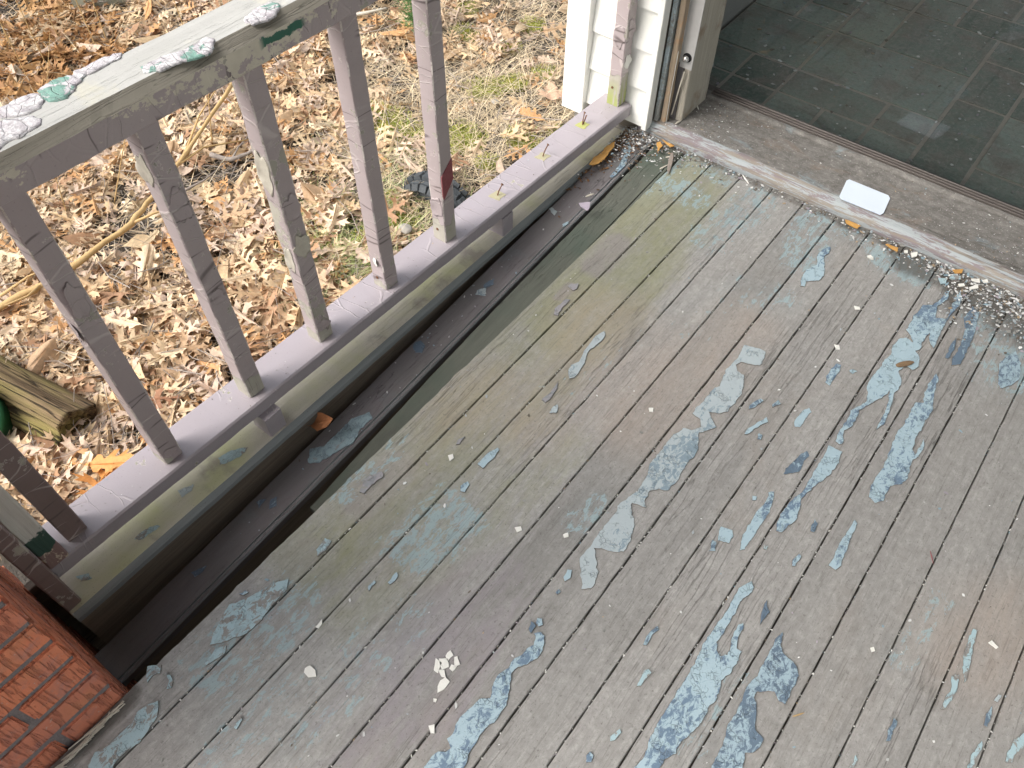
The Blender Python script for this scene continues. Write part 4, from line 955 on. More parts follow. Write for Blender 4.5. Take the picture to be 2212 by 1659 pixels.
def flake(name, pts, z, mat, label, cat, group=None, th=.0012, tilt=0., fr=.0008):
    P = [on_z(u, v, z) for u, v in pts]; poly = fray([(q.x, q.y) for q in P], .004, fr, z+P[0].x)
    cx_ = sum(p.x for p in poly)/len(poly); cy_ = sum(p.y for p in poly)/len(poly)
    loc = Vector((cx_, cy_, z)); poly = [Vector((p.x-cx_, p.y-cy_)) for p in poly]
    o = plate(name, poly, 0, th, M[mat] if isinstance(mat, str) else mat, None, lambda x, y: .0012+tilt*abs(x+y)); o.location = loc
    return tag(o, label, cat, group)
o = flake('white_card', cr(2, 0, [(1060, 1175), (1078, 1167), (1330, 1270), (1342, 1290), (1300, 1385), (1280, 1395), (1025, 1292), (1015, 1272)]), .0362, 'card_white', 'blank pale blue-white card with rounded corners lying on the door sill', 'card', fr=0.)
F = [(1, 2, [(690, 915), (705, 905), (720, 930), (690, 960), (680, 935)], 'topmost of the white flakes clustered on the board'), (1, 2, [(735, 950), (750, 945), (765, 985), (735, 1000)], 'rightmost flake of the white cluster'),
     (1, 2, [(640, 960), (685, 960), (690, 1000), (655, 1015)], 'middle flake of the white cluster'), (1, 2, [(615, 960), (645, 985), (625, 1035), (605, 1020)], 'leftmost flake of the white cluster'),
     (1, 2, [(715, 995), (742, 1005), (722, 1030), (705, 1015)], 'small triangular flake at the right of the white cluster'), (1, 2, [(635, 1030), (665, 1030), (672, 1070), (650, 1065)], 'narrow flake below the middle of the white cluster'),
     (1, 2, [(645, 1100), (670, 1085), (692, 1105), (665, 1145), (630, 1160), (630, 1130)], 'largest and lowest flake of the white cluster'), (1, 2, [(600, 1212), (618, 1215), (612, 1232), (600, 1228)], 'tiny white flake lying just below the cluster'),
     (1, 2, [(570, 1392), (600, 1385), (600, 1430), (580, 1430)], 'square white flake sitting on a joint near the bottom edge'), (1, 2, [(1440, 150), (1465, 140), (1468, 160), (1445, 165)], 'white flake right of the lilac flake, upper middle of the deck'),
     (0, 2, [(1985, 1020), (2010, 1005), (2035, 1030), (2040, 1060), (2000, 1065), (1980, 1040)], 'heart-shaped white flake alone on the left boards'), (0, 2, [(2050, 745), (2085, 705), (2085, 730), (2065, 750)], 'forked white flake lying on a joint at the left'),
     (1, 1, [(695, 1298), (720, 1290), (725, 1310), (705, 1325)], 'bright white flake on the second board'), (1, 1, [(1995, 990), (2018, 990), (2018, 1010), (1998, 1008)], 'oval white flake on the middle boards'),
     (2, 1, [(985, 580), (1010, 585), (1015, 605), (995, 603)], 'white flake on a joint above the oval blue patch'), (2, 1, [(1115, 330), (1140, 335), (1145, 348), (1120, 348)], 'white flake near the dark crack in the upper right boards'),
     (2, 2, [(1985, 850), (2000, 840), (2035, 875), (2025, 882)], 'white wedge flake in the brown patch at the lower right'), (2, 2, [(1218, 885), (1235, 882), (1240, 900), (1225, 905)], 'white pebble-like flake on the lower right boards'),
     (1, 2, [(1130, 105), (1160, 100), (1165, 120), (1140, 128)], 'lilac-white flake on the upper middle of the deck'), (2, 1, [(1200, 5), (1230, 10), (1232, 25), (1210, 20)], 'white flake on the board below the sill')]
for c_, r_, pts, lb in F:
    mx_ = sum(p[0] for p in pts)/len(pts); my_ = sum(p[1] for p in pts)/len(pts); pts = [(mx_+(a-mx_)*1.3, my_+(b-my_)*1.3) for a, b in pts]
    flake('paint_flake', cr(c_, r_, pts), .0006, 'chip_white', lb, 'paint flake', 'loose white paint flakes on the deck')
flake('paint_flake', [(1325+x*0, y) for x, y in ()] or [(987.5+a*.1984, 274.3+b*.1984) for a, b in ((1325, 835), (1380, 830), (1445, 825), (1440, 890), (1420, 915), (1350, 880))], .002, 'chip_mauve', 'large lilac paint flake bridging the dark joint of the sunken boards', 'paint flake', tilt=.05)
# sill-side heap: larger pieces
H_ = [([(1480, 1400), (1590, 1405), (1600, 1455), (1490, 1430)], 'chip_white', 'long white paint chip in the heap by the sill'), ([(1450, 1520), (1560, 1480), (1575, 1530), (1480, 1545)], 'chip_white', 'broad white chip at the lower edge of the sill heap'),
      ([(1300, 1470), (1380, 1465), (1390, 1500), (1320, 1510)], 'chip_white', 'white chip at the left of the sill heap'), ([(1220, 1275), (1370, 1270), (1350, 1320), (1260, 1330)], 'leafy', 'yellow leaf scrap at the top of the sill heap'),
      ([(1195, 1345), (1340, 1370), (1330, 1410), (1180, 1400)], 'film_cyan', 'flat blue-green paint chip under the yellow leaf scrap'), ([(1030, 1390), (1140, 1400), (1130, 1460), (1060, 1475)], 'film_cyan', 'rounded blue-green chip left of the sill heap'),
      ([(300, 930), (330, 920), (470, 975), (465, 1020), (390, 990)], 'leafy', 'curved orange-yellow leaf strip against the sill'), ([(650, 1040), (740, 1035), (730, 1090), (660, 1110)], 'chip_white', 'white chip beside the brown leaf crumbs at the sill'),
      ([(555, 1010), (600, 1010), (605, 1045), (560, 1045)], 'chip_white', 'round white chip between two leaf strips at the sill'), ([(50, 1080), (100, 1075), (130, 1120), (50, 1110)], 'chip_white', 'white triangular chip a board away from the sill'), ([(1630, 1420), (1700, 1410), (1710, 1450), (1650, 1455)], 'chip_white', 'white chip at the right end of the sill heap')]

for pts, mt, lb in H_: flake('sill_scrap', [(1865.2+a*.15674, 384+b*.15674) for a, b in pts], .003, mt, lb, 'scrap', tilt=.06)
flake('leaf_scrap', cr(2, 0, [(1050, 1430), (1080, 1435), (1150, 1470), (1130, 1485), (1060, 1455)]), .002, 'leafy', 'orange leaf sliver at the sill below the white card', 'leaf scrap', tilt=.08)
flake('leaf_scrap', cr(1, 0, [(1600, 1080), (1660, 1010), (1730, 950), (1770, 930), (1760, 970), (1700, 1040), (1640, 1080)]), -.002, 'leafy', 'torn orange leaf in the gap beside the beam at the house corner', 'leaf scrap', tilt=.10, fr=.004)
flake('leaf_scrap', [(1344+a*.124, 192+b*.124) for a, b in ((600, 950), (650, 930), (690, 1000), (650, 1080), (610, 1110), (620, 1020))], .004, 'leafy', 'orange leaf scrap among white chips at the house corner', 'leaf scrap', tilt=.1, fr=.003)
flake('leaf_scrap', [(1344+a*.124, 192+b*.124) for a, b in ((700, 900), (800, 950), (910, 1015), (840, 1020), (760, 960))], .004, 'leafy', 'red-orange leaf strip against the left end of the sill', 'leaf scrap', tilt=.1)
# slivers of wood
def sliver(p0, p1, w, z, mat, name, label, cat, h=.003):
    a = on_z(*p0, z); b = on_z(*p1, z); o = bar(name, a+Vector((0, 0, h*.6)), b+Vector((0, 0, h*.6)), w, h, M[mat], None, ch=h*.25, n=14, amp=.0009, taper=lambda q: .35+.65*math.sin(PI*min(1, q*1.05+.02))**.5 if 0 <= q <= 1 else .3)
    return tag(o, label, cat)
sliver((1452, 332), (1443, 376), .011, .001, 'grey_twig', 'wood_splinter', 'thick grey wood splinter on the boards near the house corner', 'splinter', .004)
sliver((1425, 366), (1443, 357), .004, .001, 'splinter', 'wood_splinter', 'short thin wood splinter left of the thick one', 'splinter')
sliver((1438, 341), (1455, 338), .005, .001, 'splinter', 'wood_splinter', 'thin wood splinter across the top of the thick one', 'splinter')
sliver((1459, 269), (1472, 261), .005, .036, 'splinter', 'wood_splinter', 'short stick lying on the sill near the jamb', 'splinter', .004)
sliver((1265, 427), (1283, 420), .005, .0, 'splinter', 'wood_splinter', 'stub of wood beside the lilac flake on the sunken board', 'splinter', .004)
sliver((1935, 792), (1972, 784), .012, .0015, 'bark', 'bark_piece', 'ragged brown bark piece lying on the blue paint patch', 'bark', .006)
sliver((1712, 1548), (1737, 1540), .0022, .001, 'tan_branch', 'pine_needle', 'short orange twig near the bottom middle of the deck', 'twig', .002)
sliver((2009, 1190), (2016, 1218), .0013, .001, 'red_paint', 'red_thread', 'thin red thread lying on the right hand boards', 'thread', .0012)
sliver((1604, 379), (1617, 398), .0030, .001, 'chip_white', 'matchstick', 'pale matchstick lying beside the sill', 'matchstick', .003)
sliver((1503, 222), (1509, 238), .0030, .037, 'chip_white', 'cotton_bud', 'thin white stick leaning in the grit by the jamb', 'stick', .003)
# twigs along the crack between brick and board
tw = []
for i in range(46):
    s_ = rnd.random(); a = on_z(277, 1502, .003).lerp(on_z(110, 1675, .003), s_); d_ = Vector((rnd.uniform(-.15, .15), -1, rnd.uniform(-.05, .12))).normalized()*rnd.uniform(.015, .07)
    tw.append(tube([a+Vector((rnd.uniform(-.002, .010), 0, rnd.uniform(0, .006))), a+d_*.5+Vector((.004, 0, .003)), a+d_+Vector((.003, 0, 0))], rnd.uniform(.0005, .0011), 5))
v_, f_ = join(tw); tag(mesh_obj('straw_litter', v_, f_, M['splinter']), 'wisps of straw caught between brick pier and deck', 'straw', kind='stuff')

# ------------------------------------------------------------------ leaves
def leaf_mesh(name, kind, col, seed, curlk=1.):
    r = random.Random(seed)
    if kind == 'oak':
        S_ = [(0, .010), (.12, .018), (.17, .13), (.10, .22), (.19, .20), (.20, .29), (.25, .18), (.26, .05), (.36, .042), (.42, .20), (.36, .34), (.44, .31), (.47, .44), (.52, .31), (.60, .36), (.55, .20), (.50, .06), (.60, .045), (.69, .15), (.67, .30), (.74, .22), (.83, .26), (.77, .13), (.74, .045), (.84, .04), (.90, .11), (.93, .045), (1.0, 0)]
    elif kind == 'white':
        S_ = [(0, .012), (.12, .05), (.22, .16), (.30, .17), (.33, .09), (.39, .10), (.46, .27), (.54, .28), (.56, .13), (.62, .13), (.70, .27), (.77, .26), (.78, .12), (.86, .15), (.95, .09), (1, 0)]
    elif kind == 'maple':
        S_ = [(0, .012), (.02, .10), (-.06, .26), (.06, .25), (.10, .38), (.18, .32), (.22, .50), (.32, .44), (.44, .52), (.42, .34), (.46, .16), (.60, .24), (.66, .14), (.78, .16), (.84, .06), (1, 0)]
    else:
        S_ = [(0, .012), (.1, .1), (.25, .2), (.4, .26), (.55, .27), (.7, .22), (.85, .12), (1, 0)]
    mid = [(i/7, 0) for i in range(8)]
    vs2, fs2 = [], []
    for sg in (1, -1):
        side = [(x+r.uniform(-.012, .012), y*r.uniform(.85, 1.12)*sg) if 0 < x < 1 else (x, y*sg) for x, y in S_]
        poly = side+[(x, 0) for x, _ in reversed(mid)][1:]
        o = len(vs2); tri = tessellate_polygon([[Vector((x, y, 0)) for x, y in poly]])
        vs2 += poly
        for a, b, c_ in tri: fs2.append((o+a, o+b, o+c_))
    k1 = r.uniform(.15, 1.1)*curlk*r.choice((1, 1, -1)); k2 = r.uniform(-.5, .5)*curlk; k3 = r.uniform(-.5, .5)*curlk; ph = r.random()*6
    V = []
    for x, y in vs2:
        z = k1*y*y*1.3+k2*(x-.5)**2*.9+k3*(x-.5)*y+.05*math.sin(9*x+ph)*abs(y)*2+.03*math.sin(17*y+ph)
        V.append((x-.5, y, z))
    # stalk
    st_, sf = tube([(-.5, 0, V[0][2]), (-.62, .02, V[0][2]+.01), (-.74, .015, V[0][2]+.03)], .008, 4)
    o = len(V); V += [tuple(v) for v in st_]; fs2 += [tuple(i+o for i in f) for f in sf]
    me = bpy.data.meshes.new(name); me.from_pydata(V, [], fs2); me.materials.append(M['leaf'])
    me.color_attributes.new('col', 'FLOAT_COLOR', 'POINT').data.foreach_set('color', np.tile(np.array((*col, 1), dtype=np.float32), len(V)))
    me.polygons.foreach_set('use_smooth', [True]*len(me.polygons)); me.update()
    return me
LC = [(.62, .46, .29), (.56, .41, .26), (.66, .52, .35), (.54, .41, .29), (.47, .33, .21), (.38, .23, .14), (.60, .47, .37), (.70, .57, .41), (.50, .29, .14), (.54, .42, .34)]
protos = []
for i in range(26):
    kd = 'oak' if i % 7 != 3 else ('white' if i % 2 else 'plain'); protos.append(leaf_mesh('oak_leaf', kd, [min(.8, q*f_) for q, f_ in zip(LC[i % len(LC)], (1.1, 1.08, 1.06))], 100+i))
# visible yard: quad in plan at ground height
def yard_pt():
    while True:
        u = rnd.uniform(-60, 1290); v = rnd.uniform(-80, 1180)
        if u > 60+(1150-v)*1.28+60 and v > 100: continue
        q = on_z(u, v, GZ)
        return u, v, q.x, q.y
def leafiness(u, v):      # oak litter thins out toward the mossy ground by the house
    a = 1. if u < 620 else max(.10, 1-(u-620)/330)
    if u > 620 and v < 140: a = max(a, .5)
    return a
allL = []
while len(allL) < 4700:
    u, v, x, y = yard_pt()
    # weight by ground area: far rows need more leaves per pixel
    dist = math.sqrt(x*x+y*y+(EYE-GZ)**2)
    if rnd.random() > (dist/6.5)**2: continue
    if rnd.random() > leafiness(u, v): continue
    bare = nz((x*1.7, y*1.7, 8))
    if bare > .42 and rnd.random() < .8: continue
    allL.append((u, v, x, y, dist))
sz = [rnd.uniform(.082, .155) for _ in allL]
order = sorted(range(len(allL)), key=lambda i: (-(sz[i]/allL[i][4]) if (0 < allL[i][0] < 1230 and 0 < allL[i][1] < 1100) else 0))
top = set(order[:290])
lv, lf, lcol = [], [], []
pdat = [(np.array([v.co[:] for v in m_.vertices]), [tuple(p.vertices) for p in m_.polygons]) for m_ in protos]
nv = 0
LBL = 'dry tan fallen oak leaf lying among hundreds of others on the yard'
LG = 'fallen oak leaves on the yard below the railing'
for i, (u, v, x, y, dist) in enumerate(allL):
    rot = Matrix.Rotation(rnd.random()*2*PI, 3, 'Z') @ Matrix.Rotation(rnd.gauss(0, .28), 3, 'X') @ Matrix.Rotation(rnd.gauss(0, .28), 3, 'Y')
    z = gz(x, y)+.006+rnd.random()*(.045 if i not in top else .05)+(.012 if i in top else 0); pi_ = rnd.randrange(len(protos)); s_ = sz[i]
    if i in top:
        cn = ('tan', 'light brown', 'pale tan', 'light brown', 'brown', 'dark brown', 'pinkish tan', 'pale tan', 'orange-brown', 'greyish tan')[(pi_ % 26) % 10]
        kn = {'oak': 'oak leaf', 'white': 'round-lobed oak leaf', 'plain': 'smooth-edged leaf'}['oak' if pi_ % 7 != 3 else ('white' if pi_ % 2 else 'plain')]
        xb = [x0_+(v-y0_)*s0_ for x0_, y0_, s0_ in ((150, 1170, .80), (375, 985, .647), (545, 850, .427), (700, 735, .29), (845, 620, .169), (966, 520, .08))]
        gp = sum(1 for q_ in xb if u > q_)
        wh = ('in the yard beyond the hand rail at the upper left' if v < 234-.469*u else
              ('left of the first baluster', 'between the first and second balusters', 'between the second and third balusters', 'between the third and fourth balusters', 'between the fourth and fifth balusters', 'between the fifth and sixth balusters', 'right of the sixth baluster')[gp])
        LBL = 'fallen %s %s on the yard, seen %s' % (cn, kn, wh) if wh[0] != 'i' else 'fallen %s %s %s' % (cn, kn, wh)
        LG = 'fallen leaves '+wh+', '+cn+' '+kn
        o = bpy.data.objects.new('oak_leaf', protos[pi_]); C.objects.link(o); o.location = (x, y, z); o.rotation_euler = rot.to_euler(); o.scale = (s_,)*3
        tag(o, LBL, 'leaf', LG)
    else:
        P_, F_ = pdat[pi_]; R_ = np.array(rot)*s_; lv.append(P_ @ R_.T+np.array((x, y, z))); lf += [tuple(q+nv for q in f) for f in F_]
        c_ = LC[rnd.randrange(len(LC))]; k_ = rnd.uniform(.85, 1.22)
        if u < 260 and v < 230: k_ *= .8; c_ = rnd.choice((c_, (.52, .30, .13), (.40, .21, .09)))
        lcol.append(np.tile(np.array((c_[0]*k_, c_[1]*k_, c_[2]*k_*.98, 1)), (len(P_), 1))); nv += len(P_)
ob = mesh_obj('leaf_litter', np.concatenate(lv), lf, M['leaf'], smooth=True); setcol(ob.data, np.concatenate(lcol), 'col')
tag(ob, 'carpet of dry oak leaves covering the yard', 'leaves', kind='stuff')
def one_leaf(name, kd, col, u, v, z, s_, rz, label, rx=0., ry=0., ck=1., seed=5):
    me = leaf_mesh(name, kd, col, seed, ck); o = bpy.data.objects.new(name, me); C.objects.link(o)
    q = on_z(u, v, z); o.location = q; o.scale = (s_,)*3; o.rotation_euler = (rx, ry, rz); return tag(o, label, 'leaf')
one_leaf('maple_leaf', 'maple', (.62, .42, .30), 1192, 196, GZ+.05, .15, 2.4, 'broad pinkish-tan maple leaf beside the white corner board', ck=.5)
one_leaf('oak_leaf', 'white', (.62, .30, .10), 240, 1000, GZ+.11, .17, .6, 'large bright orange-brown leaf touching the bottom rail at the left', .2, -.2, .8, 8)
one_leaf('oak_leaf', 'oak', (.55, .24, .07), 215, 1040, GZ+.10, .15, 2.0, 'dark orange curled leaf just left of the large orange one', -.3, .1, 1.2, 9)
one_leaf('oak_leaf', 'oak', (.38, .20, .12), 345, 860, GZ+.09, .13, .9, 'reddish-brown oak leaf near the foot of the second baluster', 0, .1, .7, 12)
qy = on_z(697, 912, -.06)
one_leaf('oak_leaf', 'plain', (.42, .18, .08), 695, 912, -.055, .068, .5, 'small curled brown leaf wedged between beam and sunken board', .5, -.6, 2.5, 15)
# grass, twigs, moss
def blades(name, n, region, ln, wd, cols, label, cat, lean=1., zoff=0.):
    vs, fs, cs = [], [], []
    for _ in range(n):
        r_ = region()
        if r_ is None: continue
        x, y = r_; z = gz(x, y)+zoff; L = rnd.uniform(*ln); a = rnd.random()*2*PI; w = rnd.uniform(*wd)*.5; dx, dy = math.cos(a), math.sin(a); px, py = -dy*w, dx*w
        el = rnd.uniform(.05, 1.1)/lean; c_ = rnd.choice(cols); k_ = rnd.uniform(.7, 1.2); o = len(vs); b2 = rnd.uniform(-.6, .6)
        for s_ in (0, .35, .7, 1):
            hz = L*math.sin(el)*s_*(1-.35*s_)+.004; hr = L*math.cos(el*.8)*s_; bx_ = hr*dx-b2*L*.3*s_*s_*dy; by_ = hr*dy+b2*L*.3*s_*s_*dx; tw_ = 1-.7*s_
            vs += [(x+bx_+px*tw_, y+by_+py*tw_, z+hz), (x+bx_-px*tw_, y+by_-py*tw_, z+hz)]; cs += [(c_[0]*k_, c_[1]*k_, c_[2]*k_, 1)]*2
        for s_ in range(3): fs.append((o+2*s_, o+2*s_+1, o+2*s_+3, o+2*s_+2))
    ob = mesh_obj(name, vs, fs, M['scrap']); setcol(ob.data, cs, 'col'); return tag(ob, label, cat, kind='stuff')
def straw_reg():
    u, v, x, y = yard_pt()
    d_ = math.sqrt(x*x+y*y+4.4)
    if rnd.random() > (d_/6.)**2: return None
    if rnd.random() < leafiness(u, v)*.93: return None
    return x, y
blades('dry_grass', 72000, straw_reg, (.05, .22), (.0015, .0035), [(.66, .54, .36), (.58, .47, .31), (.72, .61, .43), (.46, .37, .25), (.52, .45, .35)], 'matted dry straw-coloured grass by the house corner', 'grass', 1.5, .01)
def duff_reg():
    u, v, x, y = yard_pt()
    return None if rnd.random() > (math.sqrt(x*x+y*y+4.4)/6.)**2 else (x, y)
blades('forest_duff', 24000, duff_reg, (.02, .09), (.0025, .009), [(.40, .30, .20), (.30, .22, .15), (.48, .38, .26), (.24, .19, .15), (.34, .30, .25)], 'crumbled brown leaf bits and straw between the leaves', 'leaf crumbs', 2.2, .004)
MOSS = [(840, 270, .16), (890, 305, .15), (800, 240, .10), (1010, 312, .14), (1130, 312, .13), (1054, 365, .08), (1037, 200, .12), (1004, 73, .12), (1177, 167, .10), (787, 533, .12), (870, 480, .10), (990, 300, .14), (1060, 200, .12), (1110, 190, .1), (1100, 110, .10), (960, 340, .08), (700, 540, .08), (860, 440, .08), (1150, 60, .1), (1215, 300, .1), (1010, 20, .1), (620, 540, .06)]
vs, fs = [], []
MOSS = [(u, v, r0*.62) for u, v, r0 in MOSS]
for (u, v, r0) in MOSS:
    q = on_z(u, v, GZ); o = len(vs); n1, n2 = 9, 26; sd_ = rnd.random()*50; vs.append((q.x, q.y, gz(q.x, q.y)+.035))
    for i in range(1, n1+1):
        for j in range(n2):
            a = 2*PI*j/n2; R0 = r0*(1+.45*nz((math.cos(a)*1.5, math.sin(a)*1.5, sd_))); rr_ = R0*i/n1; x, y = q.x+rr_*math.cos(a), q.y+rr_*math.sin(a)
            vs.append((x, y, gz(x, y)+.034*(1-(i/n1)**3)-.006+.010*nz((x*30, y*30, sd_))+.006*nz((x*70, y*70, 1))))
    for j in range(n2): fs.append((o, o+1+j, o+1+(j+1) % n2))
    for i in range(n1-1):
        for j in range(n2): a_ = o+1+i*n2; b2_ = a_+n2; fs.append((a_+j, b2_+j, b2_+(j+1) % n2, a_+(j+1) % n2))
tag(mesh_obj('moss_patches', vs, fs, M['moss'], smooth=True), 'bright yellow-green moss cushions in the dry grass', 'moss', kind='stuff')
def moss_reg():
    u, v, r0 = rnd.choice(MOSS); q = on_z(u, v, GZ); a = rnd.random()*2*PI; r_ = r0*math.sqrt(rnd.random())*1.1; return q.x+r_*math.cos(a), q.y+r_*math.sin(a)
blades('moss_tips', 9000, moss_reg, (.008, .022), (.002, .004), [(.27, .31, .05), (.34, .37, .07), (.42, .40, .09), (.16, .19, .04)], 'fuzzy tips of the moss cushions', 'moss', .7, .022)
def green_reg():
    u = rnd.gauss(735, 60); v = rnd.gauss(565, 45); 
    if rnd.random() < .4: u = rnd.gauss(850, 90); v = rnd.gauss(440, 60)
    q = on_z(u, v, GZ); return q.x, q.y
blades('green_grass', 1700, green_reg, (.05, .16), (.0015, .003), [(.30, .40, .12), (.36, .42, .18), (.45, .48, .25)], 'thin fresh green grass blades near the third and fourth balusters', 'grass', 1.1)
parts = []
for _ in range(900):
    u, v, x, y = yard_pt()
    if math.sqrt(x*x+y*y) > rnd.uniform(2, 7): continue
    L = rnd.uniform(.04, .28); a = rnd.random()*PI*2; z = gz(x, y)+rnd.uniform(.02, .07); q = Vector((x, y, z)); d_ = Vector((math.cos(a), math.sin(a), rnd.uniform(-.15, .2)))*L
    s_ = Vector((-d_.y, d_.x, 0))*rnd.uniform(-.15, .15); parts.append(tube([q, q+d_*.5+s_, q+d_], rnd.uniform(.0008, .0022), 4))
v_, f_ = join(parts); tag(mesh_obj('twig_litter', v_, f_, M['grey_twig']), 'thin grey twigs and stems strewn through the leaf litter', 'twigs', kind='stuff')
parts = []
for (u, v, L, ax, ay) in [(105, 90, .9, .02, .02), (70, 130, .7, .0, .05), (215, 60, .9, -.1, .1), (235, 40, .8, .1, .0), (135, 40, .6, .02, -.02), (405, 20, .7, -.05, 0), (30, 60, .7, .1, .1), (245, 390, .6, .3, .6), (150, 420, .6, -.2, .5), (460, 270, .5, .1, .3), (330, 240, .4, .2, .3)]:
    q = on_z(u, v+60, GZ); parts.append(tube([q, q+Vector((ax*L*.6, ay*L*.3, L*.5)), q+Vector((ax*L, ay*L, L))], lambda s: .0026*(1-.6*s), 5))
v_, f_ = join(parts); tag(mesh_obj('dry_stems', v_, f_, M['tan_branch']), 'upright thin dry plant stems rising from the leaves at the upper left', 'stems', kind='stuff')

def branch(name, pts, r, mat, label, cat='branch', group=None, subs=()):
    P = [on_z(u, v, GZ+h) for u, v, h in pts]
    Q = []
    for i in range(len(P)-1):
        for k_ in range(4): Q.append(P[i].lerp(P[i+1], k_/4)+Vector(mnoise.noise_vector(P[i]*3+Vector((k_, 0, 0))))*r*.5)
    Q.append(P[-1]); parts = [tube(Q, lambda s: r*(1-.45*s)*(1+.12*math.sin(s*40)), 9)]
    for sp in subs: parts.append(tube([on_z(u, v, GZ+h) for u, v, h in sp], lambda s: r*.42*(1-.6*s), 6))
    v_, f_ = join(parts); c0 = Q[0].copy(); v_ = [Vector(v)-c0 for v in v_]
    o = mesh_obj(name, v_, f_, M[mat], None, True); o.location = c0; return tag(o, label, cat, group)
branch('fallen_branch', [(-60, 690, .06), (0, 663, .08), (93, 612, .09), (170, 565, .10), (283, 483, .11), (330, 425, .12), (383, 357, .14), (413, 313, .15), (507, 172, .20)], .0135, 'tan_branch', 'long tan branch lying diagonally across the leaves behind the railing',
       subs=[[(283, 483, .11), (330, 462, .12), (395, 440, .10)], [(93, 612, .09), (60, 640, .10), (10, 660, .12)], [(0, 640, .08), (60, 598, .10), (160, 552, .12)], [(400, 330, .14), (430, 250, .16), (475, 180, .2)], [(383, 357, .14), (440, 318, .12), (545, 300, .1)]])
branch('fallen_branch', [(455, 335, .05), (500, 345, .06), (545, 328, .06), (575, 300, .05)], .011, 'grey_twig', 'crooked grey branch in the leaves between the second and third balusters', subs=[[(500, 345, .06), (515, 318, .07), (545, 285, .06)], [(400, 410, .05), (440, 390, .06), (490, 350, .06)]])
branch('fallen_branch', [(745, 36, .05), (790, 28, .06), (835, 18, .06)], .010, 'splinter', 'pale bare stick lying behind the fourth baluster top')
# mossy split log
log_a, log_b = on_z(-190, 735, GZ+.09), on_z(168, 925, GZ+.075)
d_ = (log_b-log_a); ax_ = d_.normalized(); sx = ax_.cross(Vector((0, 0, 1))).normalized(); ux = sx.cross(ax_)
vs, fs = [], []; n1, n2 = 70, 34
for i in range(n1+1):
    q = i/n1
    for j in range(n2):
        a = 2*PI*j/n2; r_ = .072*(1+.16*math.cos(4*a+.6))*(1+.05*nz((a*2, q*2, 0)))
        r_ += .008*nz((math.cos(a)*9, math.sin(a)*9, q*1.6))+.0055*nz((math.cos(a)*24, math.sin(a)*24, q*4))
        p_ = log_a+d_*q+(sx*math.cos(a)+ux*math.sin(a))*r_
        if i == n1: p_ += ax_*(.018*nz((math.cos(a)*2, math.sin(a)*2, 3)))
        vs.append(p_-log_a)
for i in range(n1):
    for j in range(n2): fs.append((i*n2+j, i*n2+(j+1) % n2, (i+1)*n2+(j+1) % n2, (i+1)*n2+j))
vs.append(d_-ax_*.02); 
for j in range(n2): fs.append((n1*n2+j, n1*n2+(j+1) % n2, len(vs)-1))
t = NT('log_wood')
tc = t.n('ShaderNodeTexCoord').outputs['Object']; mp = t.n('ShaderNodeMapping'); mp.vector_type = 'POINT'
rotq = ax_.rotation_difference(Vector((1, 0, 0))).to_euler(); mp.inputs['Rotation'].default_value = rotq; t.put(mp.inputs['Vector'], tc)
lp = mp.outputs[0]
a = t.noise(lp, (3, 60, 60), 1, 5, .65, .2); b = t.noise(lp, (6, 190, 190), 1, 4, .6); cc = t.math('SUBTRACT', 1., t.ramp(t.math('ABSOLUTE', t.math('SUBTRACT', t.noise(lp, (2.5, 42, 42), 1, 3, .5, .4, (2, 2, 2)), .5)), .004, .03))
col = t.mix(t.ramp(a, .3, .7), (.10, .068, .04), (.29, .205, .12)); col = t.mix(t.ramp(t.noise(lp, (2, 12, 12), 1, 4, .6), .42, .64, 0, .6), col, (.20, .185, .045)); col = t.mix(t.math('MULTIPLY', cc, .85), col, (.025, .018, .01))
M['log_wood'] = t.fin(col, .9, t.bump(t.math('SUBTRACT', t.math('ADD', a, b), t.math('MULTIPLY', cc, 2.)), .006))
o = mesh_obj('split_log', vs, fs, M['log_wood'], None, True); o.location = log_a
tag(o, 'mossy weathered split log lying in the leaves at the left edge', 'log')
v_, f_ = tube([log_a+d_*.50+Vector((0, 0, .10)), log_a+d_*.53+Vector((.02, .01, .18)), log_a+d_*.55+Vector((.03, .03, .30))], .0035, 6); tag(mesh_obj('wire_loop', v_, f_, M['galvanised']), 'short grey wire standing beside the mossy log', 'wire')
# green plastic pot, only its rim edge is in the picture
q = on_z(-48, 915, GZ+.08); vs, fs = [], []; n = 36
prof = [(.085, -.16), (.11, .04), (.118, .04), (.120, .065), (.112, .066), (.107, .04), (.082, -.15)]
for j, (r_, z_) in enumerate(prof):
    for i in range(n): a = 2*PI*i/n; vs.append((r_*math.cos(a), r_*math.sin(a), z_))
for j in range(len(prof)-1):
    for i in range(n): fs.append((j*n+i, j*n+(i+1) % n, (j+1)*n+(i+1) % n, (j+1)*n+i))
o = mesh_obj('plant_pot', vs, fs, M['green_plastic'], None, True); o.location = q; o.rotation_euler = (.5, .3, 0); tag(o, 'dark green plastic pot half out of view below the mossy log', 'pot')
